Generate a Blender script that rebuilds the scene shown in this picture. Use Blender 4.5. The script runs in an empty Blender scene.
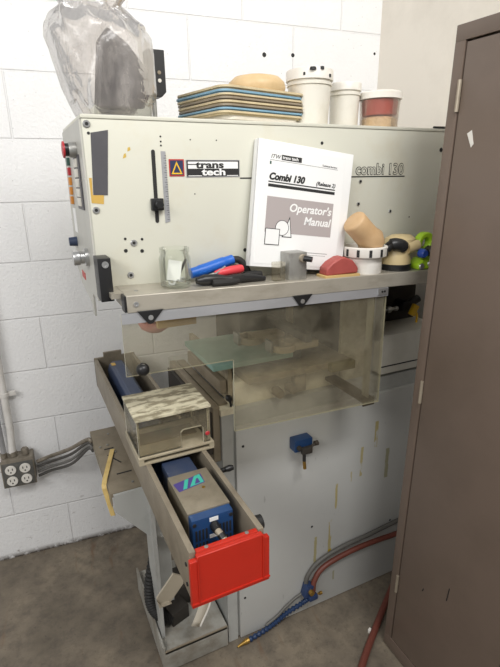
import bpy, bmesh, math, random
from mathutils import Vector, Matrix, Euler
random.seed(7)
S = bpy.context.scene
COL = S.collection
PI = math.pi
R = math.radians

# ------------------------------------------------------------------ camera
cam_d = bpy.data.cameras.new('camera')
cam = bpy.data.objects.new('camera', cam_d); COL.objects.link(cam)
def set_camera(fpx, yaw, pitch, roll, loc):
    cy, sy, cp, sp = math.cos(yaw), math.sin(yaw), math.cos(pitch), math.sin(pitch)
    f = Vector((sy*cp, cy*cp, -sp)); r = Vector((cy, -sy, 0)); u = r.cross(f)
    c, s = math.cos(roll), math.sin(roll)
    r2 = c*r + s*u; u2 = -s*r + c*u
    m = Matrix((r2, u2, -f)).transposed().to_4x4(); m.translation = Vector(loc)
    cam.matrix_world = m
    cam_d.sensor_fit = 'HORIZONTAL'; cam_d.sensor_width = 36; cam_d.lens = fpx*36/500
    cam_d.clip_start = .02
set_camera(480, .4450, .3119, -.0129, (-.0360, -1.8718, 1.4915))
S.camera = cam

# ------------------------------------------------------------------ world and light
W = bpy.data.worlds.new('world'); S.world = W; W.use_nodes = True
W.node_tree.nodes['Background'].inputs[0].default_value = (.98, .99, 1, 1)
W.node_tree.nodes['Background'].inputs[1].default_value = .34
def area(name, loc, target, sx, sy, power, col=(1, .985, .965)):
    l = bpy.data.lights.new(name, 'AREA'); l.shape = 'RECTANGLE'; l.size = sx; l.size_y = sy; l.energy = power; l.color = col
    o = bpy.data.objects.new(name, l); COL.objects.link(o); o.location = loc
    o.rotation_euler = (Vector(target)-Vector(loc)).to_track_quat('-Z', 'Y').to_euler()
area('ceiling_lamp_near', (.55, -2.35, 3.0), (.35, -.5, 1.0), 1.2, .4, 35)
area('ceiling_lamp_far', (-1.75, -2.3, 2.6), (.6, -.5, 1.1), 1.8, .7, 36)
S.view_settings.view_transform = 'Standard'; S.view_settings.look = 'None'
S.view_settings.gamma = 1; S.view_settings.use_curve_mapping = False
S.view_settings.exposure = 0.22

# ------------------------------------------------------------------ materials
def lin(h):
    h = h.lstrip('#'); v = [int(h[i:i+2], 16)/255 for i in (0, 2, 4)]
    return tuple(c/12.92 if c <= .04045 else ((c+.055)/1.055)**2.4 for c in v) + (1,)
class NT:
    def __init__(s, name):
        s.m = bpy.data.materials.new(name); s.m.use_nodes = True; s.t = s.m.node_tree; s.n = s.t.nodes
        s.b = s.n['Principled BSDF']; s.out = s.n['Material Output']
    def add(s, typ, **kw):
        n = s.n.new(typ)
        for k, v in kw.items(): setattr(n, k, v)
        return n
    def l(s, a, b): s.t.links.new(a, b)
    def coord(s, scale=(1, 1, 1), which='Object'):
        tc = s.add('ShaderNodeTexCoord'); mp = s.add('ShaderNodeMapping'); mp.inputs['Scale'].default_value = scale
        s.l(tc.outputs[which], mp.inputs[0]); return mp.outputs[0]
    def noise(s, vec, scale, detail=4, rough=.6):
        n = s.add('ShaderNodeTexNoise'); n.inputs['Scale'].default_value = scale; n.inputs['Detail'].default_value = detail
        n.inputs['Roughness'].default_value = rough; s.l(vec, n.inputs['Vector']); return n.outputs['Fac']
    def ramp(s, fac, stops):
        r = s.add('ShaderNodeValToRGB'); e = r.color_ramp.elements
        while len(e) < len(stops): e.new(.5)
        for q, (p, c) in zip(e, stops): q.position = p; q.color = c
        s.l(fac, r.inputs[0]); return r.outputs[0]
    def mix(s, fac, a, b):
        m = s.add('ShaderNodeMix', data_type='RGBA')
        for sock, v in ((m.inputs[0], fac), (m.inputs[6], a), (m.inputs[7], b)):
            if isinstance(v, (tuple, float, int)): sock.default_value = v
            else: s.l(v, sock)
        return m.outputs[2]
    def bump(s, h, strength, dist=.002):
        b = s.add('ShaderNodeBump'); b.inputs['Strength'].default_value = strength; b.inputs['Distance'].default_value = dist
        s.l(h, b.inputs['Height']); s.l(b.outputs[0], s.b.inputs['Normal'])
G0 = (0, 0, 0, 1); G1 = (1, 1, 1, 1)
def mat(name, c, rough=.5, metal=0, dirt=None, amount=.35, scale=14, lo=.45, hi=.75, bump=0, bscale=120, stretch=(1, 1, 1), coat=0):
    t = NT(name); t.b.inputs['Roughness'].default_value = rough; t.b.inputs['Metallic'].default_value = metal
    base = lin(c)
    t.b.inputs['Base Color'].default_value = base
    if dirt:
        v = t.coord(stretch)
        k = t.ramp(t.noise(v, scale, 6, .65), [(lo, G0), (hi, (amount,)*3+(1,))])
        t.l(t.mix(k, base, lin(dirt)), t.b.inputs['Base Color'])
    if bump:
        t.bump(t.noise(t.coord(), bscale, 3), bump)
    if coat: t.b.inputs['Coat Weight'].default_value = coat
    return t.m

def block_wall_mat():
    t = NT('painted_block'); v = t.coord()
    sp = t.add('ShaderNodeSeparateXYZ'); t.l(v, sp.inputs[0])
    ad = t.add('ShaderNodeMath', operation='ADD'); ad.inputs[1].default_value = .2032; t.l(sp.outputs[0], ad.inputs[0])
    cb = t.add('ShaderNodeCombineXYZ'); t.l(ad.outputs[0], cb.inputs[0]); t.l(sp.outputs[2], cb.inputs[1])
    br = t.add('ShaderNodeTexBrick', offset=.5, offset_frequency=2)
    for k, q in (('Scale', 1.0), ('Mortar Size', .0042), ('Mortar Smooth', .65), ('Brick Width', .4064), ('Row Height', .2032), ('Bias', 0.0)):
        br.inputs[k].default_value = q
    t.l(cb.outputs[0], br.inputs['Vector'])
    white = lin('#f1f1f1')
    n1 = t.ramp(t.noise(v, 5, 5), [(.35, G0), (.8, (.35,)*3+(1,))])
    c1 = t.mix(n1, white, lin('#e3e2e1'))
    mf = t.add('ShaderNodeMath', operation='MULTIPLY'); mf.inputs[1].default_value = .07; t.l(br.outputs['Fac'], mf.inputs[0])
    c2 = t.mix(mf.outputs[0], c1, lin('#a9a6a4'))
    # scuffs near the floor
    gz = t.add('ShaderNodeMapRange'); gz.inputs[1].default_value = .34; gz.inputs[2].default_value = 0; t.l(sp.outputs[2], gz.inputs[0])
    sc = t.ramp(t.noise(t.coord((1, 1, 2.2)), 26, 6, .7), [(.60, G0), (.68, G1)])
    sm = t.add('ShaderNodeMath', operation='MULTIPLY'); t.l(sc, sm.inputs[0]); t.l(gz.outputs[0], sm.inputs[1])
    c3 = t.mix(sm.outputs[0], c2, lin('#8a8078'))
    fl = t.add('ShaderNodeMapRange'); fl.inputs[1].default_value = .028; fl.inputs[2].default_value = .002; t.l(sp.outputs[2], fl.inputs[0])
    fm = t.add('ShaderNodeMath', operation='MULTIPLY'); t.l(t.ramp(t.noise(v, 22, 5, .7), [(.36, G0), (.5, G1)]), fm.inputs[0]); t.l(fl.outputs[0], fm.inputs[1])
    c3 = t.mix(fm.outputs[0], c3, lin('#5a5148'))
    # pits
    vo = t.add('ShaderNodeTexVoronoi'); vo.inputs['Scale'].default_value = 34; t.l(v, vo.inputs['Vector'])
    pit = t.ramp(vo.outputs['Distance'], [(.04, (.35,)*3+(1,)), (.09, G0)])
    c4 = t.mix(pit, c3, lin('#8f8b88'))
    t.l(c4, t.b.inputs['Base Color']); t.b.inputs['Roughness'].default_value = .5
    # bump
    inv = t.add('ShaderNodeMath', operation='MULTIPLY_ADD'); inv.inputs[1].default_value = -.6; t.l(br.outputs['Fac'], inv.inputs[0])
    nz = t.noise(v, 95, 4, .6)
    nm = t.add('ShaderNodeMath', operation='MULTIPLY'); nm.inputs[1].default_value = .75; t.l(nz, nm.inputs[0])
    t.l(nm.outputs[0], inv.inputs[2])
    t.bump(inv.outputs[0], .85, .004)
    return t.m
def floor_mat():
    t = NT('stained_concrete'); v = t.coord()
    c = t.ramp(t.noise(v, 3.2, 8, .68), [(.30, lin('#5c5448')), (.5, lin('#756b5d')), (.68, lin('#8f8370'))])
    d = t.ramp(t.noise(v, 18, 8, .75), [(.46, G0), (.68, (.6,)*3+(1,))])
    c = t.mix(d, c, lin('#4a443d'))
    r = t.ramp(t.noise(t.coord((9, 1.6, 1)), 2.2, 5, .6), [(.60, G0), (.74, (.55,)*3+(1,))])
    c = t.mix(r, c, lin('#6e4a2d'))
    s = t.ramp(t.noise(v, 60, 3, .6), [(.62, G0), (.70, (.5,)*3+(1,))])
    c = t.mix(s, c, lin('#4e4640'))
    t.l(c, t.b.inputs['Base Color']); t.b.inputs['Roughness'].default_value = .72
    t.bump(t.noise(v, 45, 6, .7), .35, .003)
    return t.m
def clear_mat(name, tint='#ffffff', haze='#8f8a80', lo=.05, hi=.35, scale=6, gloss=.07, stretch=(1, 1, 1), rough=.08, dark=None):
    t = NT(name); t.n.remove(t.b)
    tr = t.add('ShaderNodeBsdfTransparent'); tr.inputs[0].default_value = lin(tint)
    df = t.add('ShaderNodeBsdfDiffuse'); df.inputs[0].default_value = lin(haze)
    gl = t.add('ShaderNodeBsdfGlossy'); gl.inputs['Roughness'].default_value = rough
    v = t.coord(stretch)
    if dark: t.l(t.ramp(t.noise(t.coord((1.3, 1, 1)), 5, 7, .75), [(.52, lin(haze)), (.66, lin(dark))]), df.inputs[0])
    k = t.ramp(t.noise(v, scale, 6, .65), [(.35, (lo,)*3+(1,)), (.72, (hi,)*3+(1,))])
    m1 = t.add('ShaderNodeMixShader'); t.l(k, m1.inputs[0]); t.l(tr.outputs[0], m1.inputs[1]); t.l(df.outputs[0], m1.inputs[2])
    fr = t.add('ShaderNodeFresnel'); fr.inputs[0].default_value = 1.45
    mm = t.add('ShaderNodeMath', operation='MULTIPLY'); mm.inputs[1].default_value = gloss*10; t.l(fr.outputs[0], mm.inputs[0])
    m2 = t.add('ShaderNodeMixShader'); t.l(mm.outputs[0], m2.inputs[0]); t.l(m1.outputs[0], m2.inputs[1]); t.l(gl.outputs[0], m2.inputs[2])
    t.l(m2.outputs[0], t.out.inputs[0]); return t.m
def streak_panel_mat():
    t = NT('grey_paint_dripped'); v = t.coord()
    base = t.mix(t.ramp(t.noise(v, 4, 6), [(.4, G0), (.75, (.4,)*3+(1,))]), lin('#c2c2be'), lin('#b2b2ae'))
    def drip(x, z0, z1, w, col, a):
        nonlocal base
        sp = t.add('ShaderNodeSeparateXYZ'); t.l(v, sp.inputs[0])
        nx = t.noise(t.coord((8, 8, 30)), 1.5, 3)
        def math_(op, a_, b_):
            m = t.add('ShaderNodeMath', operation=op)
            for i, q in enumerate((a_, b_)):
                if isinstance(q, (int, float)): m.inputs[i].default_value = q
                else: t.l(q, m.inputs[i])
            return m.outputs[0]
        dx = math_('ABSOLUTE', math_('SUBTRACT', math_('ADD', sp.outputs[0], math_('MULTIPLY', nx, .006)), x-.7+.003), 0)
        mx = math_('LESS_THAN', dx, w)
        mz = math_('MULTIPLY', math_('GREATER_THAN', sp.outputs[2], z0), math_('LESS_THAN', sp.outputs[2], z1))
        br = math_('GREATER_THAN', t.noise(t.coord((60, 60, 9)), 1.2, 4), .42)
        k = math_('MULTIPLY', math_('MULTIPLY', math_('MULTIPLY', mx, mz), br), a)
        base = t.mix(k, base, lin(col))
    drip(.982, .60, .70, .007, '#a99748', .75); drip(.925, .50, .615, .0055, '#a99748', .7)
    drip(.826, .40, .50, .0045, '#b09c42', .7); drip(.806, .20, .36, .006, '#b09c42', .7)
    drip(.747, .19, .31, .0055, '#a89a50', .7); drip(.885, .49, .53, .003, '#a99748', .6)
    drip(1.04, .46, .58, .008, '#8f8a5a', .7); drip(.83, .09, .13, .004, '#9a9460', .6); drip(.806, .20, .235, .009, '#c2a52c', .9)
    sc = t.ramp(t.noise(t.coord((70, 1, 14)), 1.0, 3), [(.70, G0), (.74, (.35,)*3+(1,))])
    base = t.mix(sc, base, lin('#75746e'))
    t.l(base, t.b.inputs['Base Color']); t.b.inputs['Roughness'].default_value = .42
    return t.m

M = {}
M['wall'] = block_wall_mat(); M['floor'] = floor_mat()
M['drywall'] = mat('cream_drywall', '#e8e1d5', .7, dirt='#c2baac', amount=.5, scale=2.5)
M['cream'] = mat('cream_enamel', '#cfcec0', .38, dirt='#bfae86', amount=.4, scale=5, lo=.52, hi=.8)
M['cream_side'] = mat('grey_enamel_side', '#b9b8b0', .4, dirt='#9c998e', amount=.4, scale=8)
M['grey'] = mat('grey_enamel', '#b4b5b1', .42, dirt='#8c8c88', amount=.5, scale=9)
M['plinth'] = mat('dusty_grey_enamel', '#a3a199', .55, dirt='#7d7568', amount=.8, scale=11, lo=.40, hi=.62)
M['drip'] = streak_panel_mat()
M['shelf'] = mat('worn_aluminium', '#b3ada0', .38, .35, dirt='#807766', amount=.6, scale=9, stretch=(1, 3, 3))
M['rail'] = mat('brushed_aluminium', '#b4b5b8', .35, .45, dirt='#8c8c8c', amount=.4, scale=20, stretch=(.3, 1, 1))
M['trough'] = mat('dusty_taupe_steel', '#8f8574', .5, .25, dirt='#6e6456', amount=.7, scale=16)
M['taupe'] = mat('dusty_plate', '#8b806d', .55, .1, dirt='#6d6250', amount=.7, scale=20)
M['red'] = mat('red_enamel', '#bb2717', .36, dirt='#a32515', amount=.35, scale=20)
M['black'] = mat('black_plastic', '#1b1b1c', .4)
M['rubber'] = mat('black_rubber', '#222120', .65)
M['stain'] = mat('ochre_stain', '#c9ab52', .5)
M['dark'] = mat('dark_interior', '#332f2a', .7, dirt='#55493b', amount=.6, scale=10)
M['darkgrey'] = mat('dark_grey_vinyl', '#4d4c50', .5, dirt='#5c5a5e', amount=.6, scale=12)
M['screen_dark'] = mat('dark_screen', '#403e42', .35)
M['yellow_tape'] = mat('amber_tape', '#c9a452', .5, dirt='#b08a3c', amount=.6, scale=30)
M['steel'] = mat('bright_steel', '#b9b9b8', .28, .75)
M['zinc'] = mat('dull_zinc', '#a8a7a2', .42, .6, dirt='#706d66', amount=.5, scale=30)
M['navy'] = mat('navy_enamel', '#2e3c58', .42, dirt='#4b4f59', amount=.6, scale=14)
M['blockblue'] = mat('dark_blue_block', '#2c3e63', .45)
M['blue'] = mat('blue_enamel', '#20426f', .4, dirt='#1f375a', amount=.5, scale=18)
M['motor_top'] = mat('dusty_motor_top', '#8c8372', .45, .25, dirt='#6a6150', amount=.7, scale=22)
M['green_platen'] = mat('green_platen', '#8fb0a4', .5, dirt='#6f8a80', amount=.6, scale=18)
M['bronze'] = mat('beige_clamp', '#cfc0a0', .5, dirt='#86775a', amount=.6, scale=25)
M['mustard'] = mat('mustard_slab', '#8a8050', .6, dirt='#615731', amount=.7, scale=16)
M['brownslab'] = mat('brown_slab', '#a69a80', .55, dirt='#4e4538', amount=.8, scale=18)
M['stay'] = mat('dark_bar', '#5c5446', .45, .3, dirt='#7a705c', amount=.6, scale=20)
M['palebox'] = mat('pale_enamel', '#e6dec6', .5, dirt='#a3977c', amount=.7, scale=12)
M['palewhite'] = mat('pale_white_enamel', '#d5d2c8', .45, dirt='#aaa698', amount=.4, scale=8)
M['mottled'] = mat('mottled_plate', '#e0d8bd', .55, dirt='#a69c80', amount=.8, scale=26, lo=.4)
M['pink'] = mat('pink_silicone', '#c98f86', .5)
M['wood'] = mat('pale_wood', '#c9ab72', .6, dirt='#a98850', amount=.6, scale=8, stretch=(1, 8, 8))
M['strip'] = mat('yellow_wood', '#dcc07c', .6, dirt='#c09c52', amount=.6, scale=20)
M['cabinet'] = mat('brown_enamel', '#6f6055', .42, dirt='#5d5146', amount=.5, scale=5)
M['cabinet_dark'] = mat('door_gap', '#2b241f', .6)
M['white'] = mat('white_plastic', '#e4e0d8', .45, dirt='#c5bda8', amount=.4, scale=20)
M['paper'] = mat('white_paper', '#ececea', .6)
M['ink'] = mat('black_ink', '#242424', .6)
M['ink_grey'] = mat('grey_ink', '#aba2a0', .6)
M['line_grey'] = mat('pale_ink', '#8e8e8e', .6)
M['conduit'] = mat('white_pipe', '#dcd9d4', .45, dirt='#b8b2a8', amount=.5, scale=18)
M['conduit_grey'] = mat('grey_pipe', '#a9a9aa', .4, .4, dirt='#858585', amount=.5, scale=18)
M['boxmetal'] = mat('galvanised', '#8d8578', .5, .35, dirt='#63594b', amount=.8, scale=40)
M['faceplate'] = mat('grey_faceplate', '#5d5d5a', .5, .2, dirt='#807a70', amount=.6, scale=60)
M['cable'] = mat('grey_cable', '#6f6e6b', .5)
M['cable_dark'] = mat('dark_cable', '#4f4d4a', .5)
M['tan'] = mat('tan_silicone', '#c6a57c', .5, dirt='#b78f5f', amount=.5, scale=25)
M['disc'] = mat('tan_disc', '#d2b68a', .5, dirt='#b99a68', amount=.5, scale=25)
M['beige_tool'] = mat('beige_plastic', '#cdb98c', .4, dirt='#b39d6c', amount=.4, scale=20)
M['lime'] = mat('lime_plastic', '#a6cf2e', .4, dirt='#8bb51f', amount=.4, scale=20)
M['redblock'] = mat('red_silicone', '#a8504a', .55, dirt='#8f3f3a', amount=.5, scale=24)
M['handle_blue'] = mat('blue_rubber_handle', '#1f63c0', .4)
M['handle_red'] = mat('red_plastic_handle', '#d8434a', .4)
M['redhose'] = mat('red_brown_hose', '#723f34', .45, dirt='#63372e', amount=.5, scale=30)
M['greyhose'] = mat('grey_hose', '#5f5d58', .5)
M['brass'] = mat('brass', '#a3813f', .35, .7)
M['locblue'] = mat('blue_hose_links', '#263a5c', .4)
M['tray_cream'] = mat('cream_tray', '#cbbb98', .5, dirt='#a4926c', amount=.5, scale=30)
M['tray_blue'] = mat('blue_tray', '#7fa6bd', .5, dirt='#688da3', amount=.5, scale=30)
M['tray_taupe'] = mat('taupe_tray', '#8f8371', .5, dirt='#6f6455', amount=.5, scale=30)
M['tray_white'] = mat('white_tray', '#d9d3c6', .5, dirt='#bdb49f', amount=.4, scale=30)
M['tub'] = mat('milky_tub', '#dcd8cd', .4, dirt='#c3baa4', amount=.5, scale=16)
M['powder'] = mat('cream_powder', '#f0dcb6', .8, dirt='#a88f62', amount=.6, scale=60, bump=.4)
M['redfill'] = mat('red_filling', '#b8483f', .6, dirt='#8c3c34', amount=.5, scale=12)
M['plexi'] = clear_mat('smudged_plexiglass', '#f7f5ee', '#b0a995', .06, .25, 4.5, .045, stretch=(1, 1, 1.6), dark='#6a6353')
M['plexi_edge'] = mat('plexi_edge', '#b7b39c', .35)
M['acrylic'] = clear_mat('clear_acrylic', '#f8f6f0', '#b8b09c', .05, .16, 9, .05)
M['acrylic_edge'] = mat('acrylic_edge', '#cfc9b4', .35)
M['flange'] = mat('dusty_acrylic', '#a79d86', .4, dirt='#857a64', amount=.7, scale=20)
M['caked'] = mat('caked_top', '#c9c2a8', .6, dirt='#7c735c', amount=.9, scale=42, lo=.45, hi=.56, stretch=(.5, 1.3, 1), bump=.8, bscale=40)
M['bag'] = clear_mat('clear_plastic_bag', '#f1efed', '#c2bcb6', .07, .50, 9, .06, rough=.2, stretch=(2.2, 2.2, .7))  # stretched whitish haze streaks paint highlights along the creases into the film
_t = M['bag'].node_tree; _b = _t.nodes.new('ShaderNodeBump'); _b.inputs['Strength'].default_value = .55; _b.inputs['Distance'].default_value = .003
_n = _t.nodes.new('ShaderNodeTexNoise'); _n.inputs['Scale'].default_value = 22; _n.inputs['Detail'].default_value = 2; _n.inputs['Distortion'].default_value = 2.5
_c = _t.nodes.new('ShaderNodeTexCoord'); _t.links.new(_c.outputs['Object'], _n.inputs[0]); _t.links.new(_n.outputs[0], _b.inputs['Height'])
for _q in _t.nodes:
    if _q.type in ('BSDF_GLOSSY', 'BSDF_DIFFUSE', 'FRESNEL'): _t.links.new(_b.outputs[0], _q.inputs['Normal'])
M['glass'] = clear_mat('jar_glass', '#fefffd', '#d5d7ce', .01, .035, 12, .05, rough=.06)
M['tubclear'] = clear_mat('clear_tub', '#faf6f2', '#d9cfc4', .05, .14, 10, .05)
M['orange'] = mat('orange_button', '#d08a3a', .35); M['redbtn'] = mat('red_button', '#b23036', .35)
M['greenbtn'] = mat('dark_green_button', '#35544a', .4); M['whitebtn'] = mat('white_button', '#d4d0c4', .4)
M['violet'] = mat('violet_print', '#4c4180', .5); M['teal'] = mat('teal_print', '#3fb09a', .5)
M['flap'] = mat('pale_flap', '#b3a996', .5, dirt='#948a77', amount=.5, scale=14)
M['chute'] = mat('pale_chute', '#cdc5b5', .5)
M['sheet'] = mat('pale_sheet_steel', '#a79c8a', .4, .3, dirt='#857a69', amount=.5, scale=14)
M['yellow'] = mat('yellow_paint', '#e2b52c', .4); M['navyprint'] = mat('navy_print', '#2b3355', .45); M['redprint'] = mat('red_print', '#b8382e', .45)
M['bluedark'] = mat('blue_dark_knob', '#2b4a9c', .3)

# ------------------------------------------------------------------ mesh helpers
class MB:
    def __init__(s): s.bm = bmesh.new()
    def _xf(s, vs, loc, rot):
        m = Matrix.Translation(Vector(loc)) @ Euler(rot).to_matrix().to_4x4()
        bmesh.ops.transform(s.bm, matrix=m, verts=vs)
    def box(s, lo, hi, bev=0, rot=None, seg=2):
        lo, hi = Vector(lo), Vector(hi); c = (lo+hi)/2; d = hi-lo
        r = bmesh.ops.create_cube(s.bm, size=1)
        bmesh.ops.scale(s.bm, vec=d, verts=r['verts'])
        vs = r['verts']
        if bev:
            es = {e for v in vs for e in v.link_edges}
            q = bmesh.ops.bevel(s.bm, geom=list(es), offset=bev, segments=seg, profile=.6, affect='EDGES', clamp_overlap=True)
            vs = list({v for f in q['faces'] for v in f.verts} | {v for v in vs if v.is_valid})
            vs = list({v for v0 in vs for f in v0.link_faces for v in f.verts} | set(vs))
        s._xf(vs, c, rot or (0, 0, 0)); return s
    def tube(s, pts, rad, seg=12, caps=True):
        pts = [Vector(q) for q in pts]; n = len(pts)
        rads = rad if isinstance(rad, (list, tuple)) else [rad]*n
        rings = []; prev = None
        for i, q in enumerate(pts):
            d = (pts[min(i+1, n-1)]-pts[max(i-1, 0)]).normalized()
            if prev is None:
                a = Vector((0, 0, 1)) if abs(d.z) < .9 else Vector((1, 0, 0))
                x = d.cross(a).normalized()
            else:
                x = (prev - d*prev.dot(d)).normalized()
            prev = x; y = d.cross(x)
            rings.append([s.bm.verts.new(q + (x*math.cos(2*PI*k/seg)+y*math.sin(2*PI*k/seg))*rads[i]) for k in range(seg)])
        for a, b in zip(rings, rings[1:]):
            for k in range(seg):
                s.bm.faces.new((a[k], a[(k+1) % seg], b[(k+1) % seg], b[k]))
        if caps:
            s.bm.faces.new(rings[0][::-1]); s.bm.faces.new(rings[-1])
        return s
    def cyl(s, a, b, r, seg=20): return s.tube([a, b], r, seg)
    def lathe(s, prof, c, axis='Z', seg=28, closed=False):
        c = Vector(c)
        def P(r, h, t):
            x, y = r*math.cos(t), r*math.sin(t)
            return c + {'Z': Vector((x, y, h)), 'Y': Vector((x, -h, y)), 'X': Vector((-h, x, y))}[axis]
        rings = []
        for r, h in prof:
            if r < 1e-6: rings.append([s.bm.verts.new(P(0, h, 0))])
            else: rings.append([s.bm.verts.new(P(r, h, 2*PI*k/seg)) for k in range(seg)])
        pairs = list(zip(rings, rings[1:])) + ([(rings[-1], rings[0])] if closed else [])
        for a, b in pairs:
            for k in range(seg):
                k2 = (k+1) % seg
                if len(a) == 1 and len(b) == 1: break
                if len(a) == 1: f = (a[0], b[k2], b[k])
                elif len(b) == 1: f = (a[k], a[k2], b[0])
                else: f = (a[k], a[k2], b[k2], b[k])
                s.bm.faces.new(f)
        return s
    def prism(s, poly, a0, a1, axis='Y'):
        # poly in the two other axes; Y: (x,z)  X: (y,z)  Z: (x,y)
        def P(u, v, w): return {'Y': (u, w, v), 'X': (w, u, v), 'Z': (u, v, w)}[axis]
        A = [s.bm.verts.new(P(u, v, a0)) for u, v in poly]; B = [s.bm.verts.new(P(u, v, a1)) for u, v in poly]
        s.bm.faces.new(A); s.bm.faces.new(B[::-1])
        n = len(poly)
        for k in range(n): s.bm.faces.new((A[k], B[k], B[(k+1) % n], A[(k+1) % n]))
        return s
    def ring_prism(s, outer, inner, a0, a1, axis='Y'):
        def P(u, v, w): return {'Y': (u, w, v), 'X': (w, u, v), 'Z': (u, v, w)}[axis]
        n = len(outer)
        V = [[s.bm.verts.new(P(u, v, w)) for u, v in q] for q in (outer, inner) for w in (a0, a1)]
        o0, o1, i0, i1 = V
        for k in range(n):
            j = (k+1) % n
            for f in ((o0[k], o0[j], o1[j], o1[k]), (i0[k], i1[k], i1[j], i0[j]), (o0[k], i0[k], i0[j], o0[j]), (o1[k], o1[j], i1[j], i1[k])):
                s.bm.faces.new(f)
        return s
    def sheet(s, rows):
        V = [[s.bm.verts.new(q) for q in r] for r in rows]
        for a, b in zip(V, V[1:]):
            for k in range(len(a)-1): s.bm.faces.new((a[k], a[k+1], b[k+1], b[k]))
        return s
    def build(s, name, m, parent=None, smooth=None, off=None, bev=0, solid=0, sub=0, edge=None):
        bm = s.bm
        bmesh.ops.recalc_face_normals(bm, faces=bm.faces)
        if off is None: off = getattr(parent, 'org', None) if parent is not None else None
        w = wloc(parent)
        if w.length: bmesh.ops.translate(bm, verts=bm.verts, vec=-w)
        me = bpy.data.meshes.new(name); bm.to_mesh(me); bm.free()
        o = bpy.data.objects.new(name, me); COL.objects.link(o)
        me.materials.append(M[m] if isinstance(m, str) else m)
        if edge:
            ax, mm = edge; me.materials.append(M[mm])
            for f in me.polygons:
                if abs(f.normal[ax]) < .7: f.material_index = 1
        if parent is not None: o.parent = parent
        if smooth is None: smooth = True
        if smooth:
            for f in me.polygons: f.use_smooth = True
            try: me.set_sharp_from_angle(angle=R(35))
            except Exception: pass
        if bev:
            b = o.modifiers.new('bevel', 'BEVEL'); b.width = bev; b.segments = 2; b.limit_method = 'ANGLE'
        if solid:
            q = o.modifiers.new('solid', 'SOLIDIFY'); q.thickness = solid; q.offset = 0
        if sub:
            q = o.modifiers.new('sub', 'SUBSURF'); q.levels = sub; q.render_levels = sub
        return o
def wloc(o):
    # offset of a parent's origin (parents that are unrotated, all meshes are given in world coordinates)
    v = Vector((0, 0, 0))
    while o is not None:
        if o.get('_local'): return Vector((0, 0, 0))
        v += o.location; o = o.parent
    return v
def tag(o, label, cat, group=None):
    o['label'] = label; o['category'] = cat
    if group: o['group'] = group
    return o
def thing(name, label, cat, loc, group=None, rot=None):
    o = bpy.data.objects.new(name, None); COL.objects.link(o); o.location = loc; o.empty_display_size = .05
    if rot: o.rotation_euler = rot
    return tag(o, label, cat, group)
def local_thing(name, label, cat, loc, rot=(0, 0, 0), group=None):
    # children of such a thing are built in the thing's own coordinates
    o = thing(name, label, cat, loc, group, rot); LOCAL.add(o.name); return o
LOCAL = set()
_w = wloc
def wloc(o):
    q = o
    while q is not None:
        if q.name in LOCAL: return Vector((0, 0, 0))
        q = q.parent
    return _w(o)
def struct(o): o['kind'] = 'structure'; return o
def lab(o, label): o['label'] = label; return o
def text_mesh(name, s, size, m, parent, origin, xdir, ydir, align='LEFT', bold=0, shear=0, width=1, extrude=.0004, grow=0, spacing=1):
    c = bpy.data.curves.new(name, 'FONT'); c.body = s; c.size = size; c.align_x = align; c.offset = bold; c.shear = shear; c.extrude = extrude; c.space_character = spacing
    c.resolution_u = 3
    o = bpy.data.objects.new(name+'_tmp', c); COL.objects.link(o)
    dg = bpy.context.evaluated_depsgraph_get(); me = bpy.data.meshes.new_from_object(o.evaluated_get(dg))
    bpy.data.objects.remove(o); bpy.data.curves.remove(c)
    me.name = name
    X, Y = Vector(xdir).normalized(), Vector(ydir).normalized(); Z = X.cross(Y)
    w = wloc(parent); og = Vector(origin)-w
    for v in me.vertices: v.co = og + X*v.co.x*width + Y*v.co.y + Z*v.co.z
    me.materials.clear(); me.materials.append(M[m])
    ob = bpy.data.objects.new(name, me); COL.objects.link(ob); ob.parent = parent
    return ob
def dup(root, label, group=None, loc=None):
    r = root.copy(); COL.objects.link(r); tag(r, label, root['category'], group)
    if loc: r.location = loc
    for ch in list(root.children):
        c = ch.copy(); COL.objects.link(c); c.parent = r
        for g in list(ch.children):
            d = g.copy(); COL.objects.link(d); d.parent = c
    return r
def circ(cx, cz, r, n=24, a0=0, a1=2*PI):
    full = abs(a1-a0-2*PI) < 1e-6
    return [(cx+r*math.cos(a0+(a1-a0)*k/(n if full else n-1)), cz+r*math.sin(a0+(a1-a0)*k/(n if full else n-1))) for k in range(n)]
def spline(pts, n=10):
    pts = [Vector(q) for q in pts]; out = []
    P = [pts[0]*2-pts[1]] + pts + [pts[-1]*2-pts[-2]]
    for i in range(1, len(P)-2):
        a, b, c, d = P[i-1:i+3]
        for k in range(n):
            t = k/n
            out.append(.5*((2*b)+(c-a)*t+(2*a-5*b+4*c-d)*t*t+(3*b-a-3*c+d)*t**3))
    out.append(pts[-1]); return out

# ------------------------------------------------------------------ setting
WA = R(-5)      # the block wall is turned 5 degrees from the machine's front
wm = Matrix.Rotation(WA, 3, 'Z')
def wp(s, d, z): return wm @ Vector((s, -d, z))          # s along the wall, d out of it
b = MB(); b.box((-2.6, 0, 0), (1.4, .2, 3.1)); o = b.build('wall_back', 'wall', smooth=False); o.rotation_euler = (0, 0, WA); struct(o)
b = MB(); b.box((1.4, -3.2, 0), (1.52, .2, 3.1)); o = b.build('wall_right', 'drywall', smooth=False); o.rotation_euler = (0, 0, WA); struct(o)
b = MB(); b.box((-2.6, -3.2, -.1), (1.52, .2, 0)); o = b.build('floor', 'floor', smooth=False); o.rotation_euler = (0, 0, WA); struct(o)

for (x, z, r) in ((.893, 1.930, .008), (1.01, 1.936, .007), (1.372, 1.965, .005)):
    b = MB(); b.lathe([(0, .0008), (r, .0006), (r*1.05, 0)], (x/math.cos(WA), 0, z), 'Y', 9); o = b.build('wall_hole', 'rubber', bpy.data.objects['wall_back'])
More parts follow.
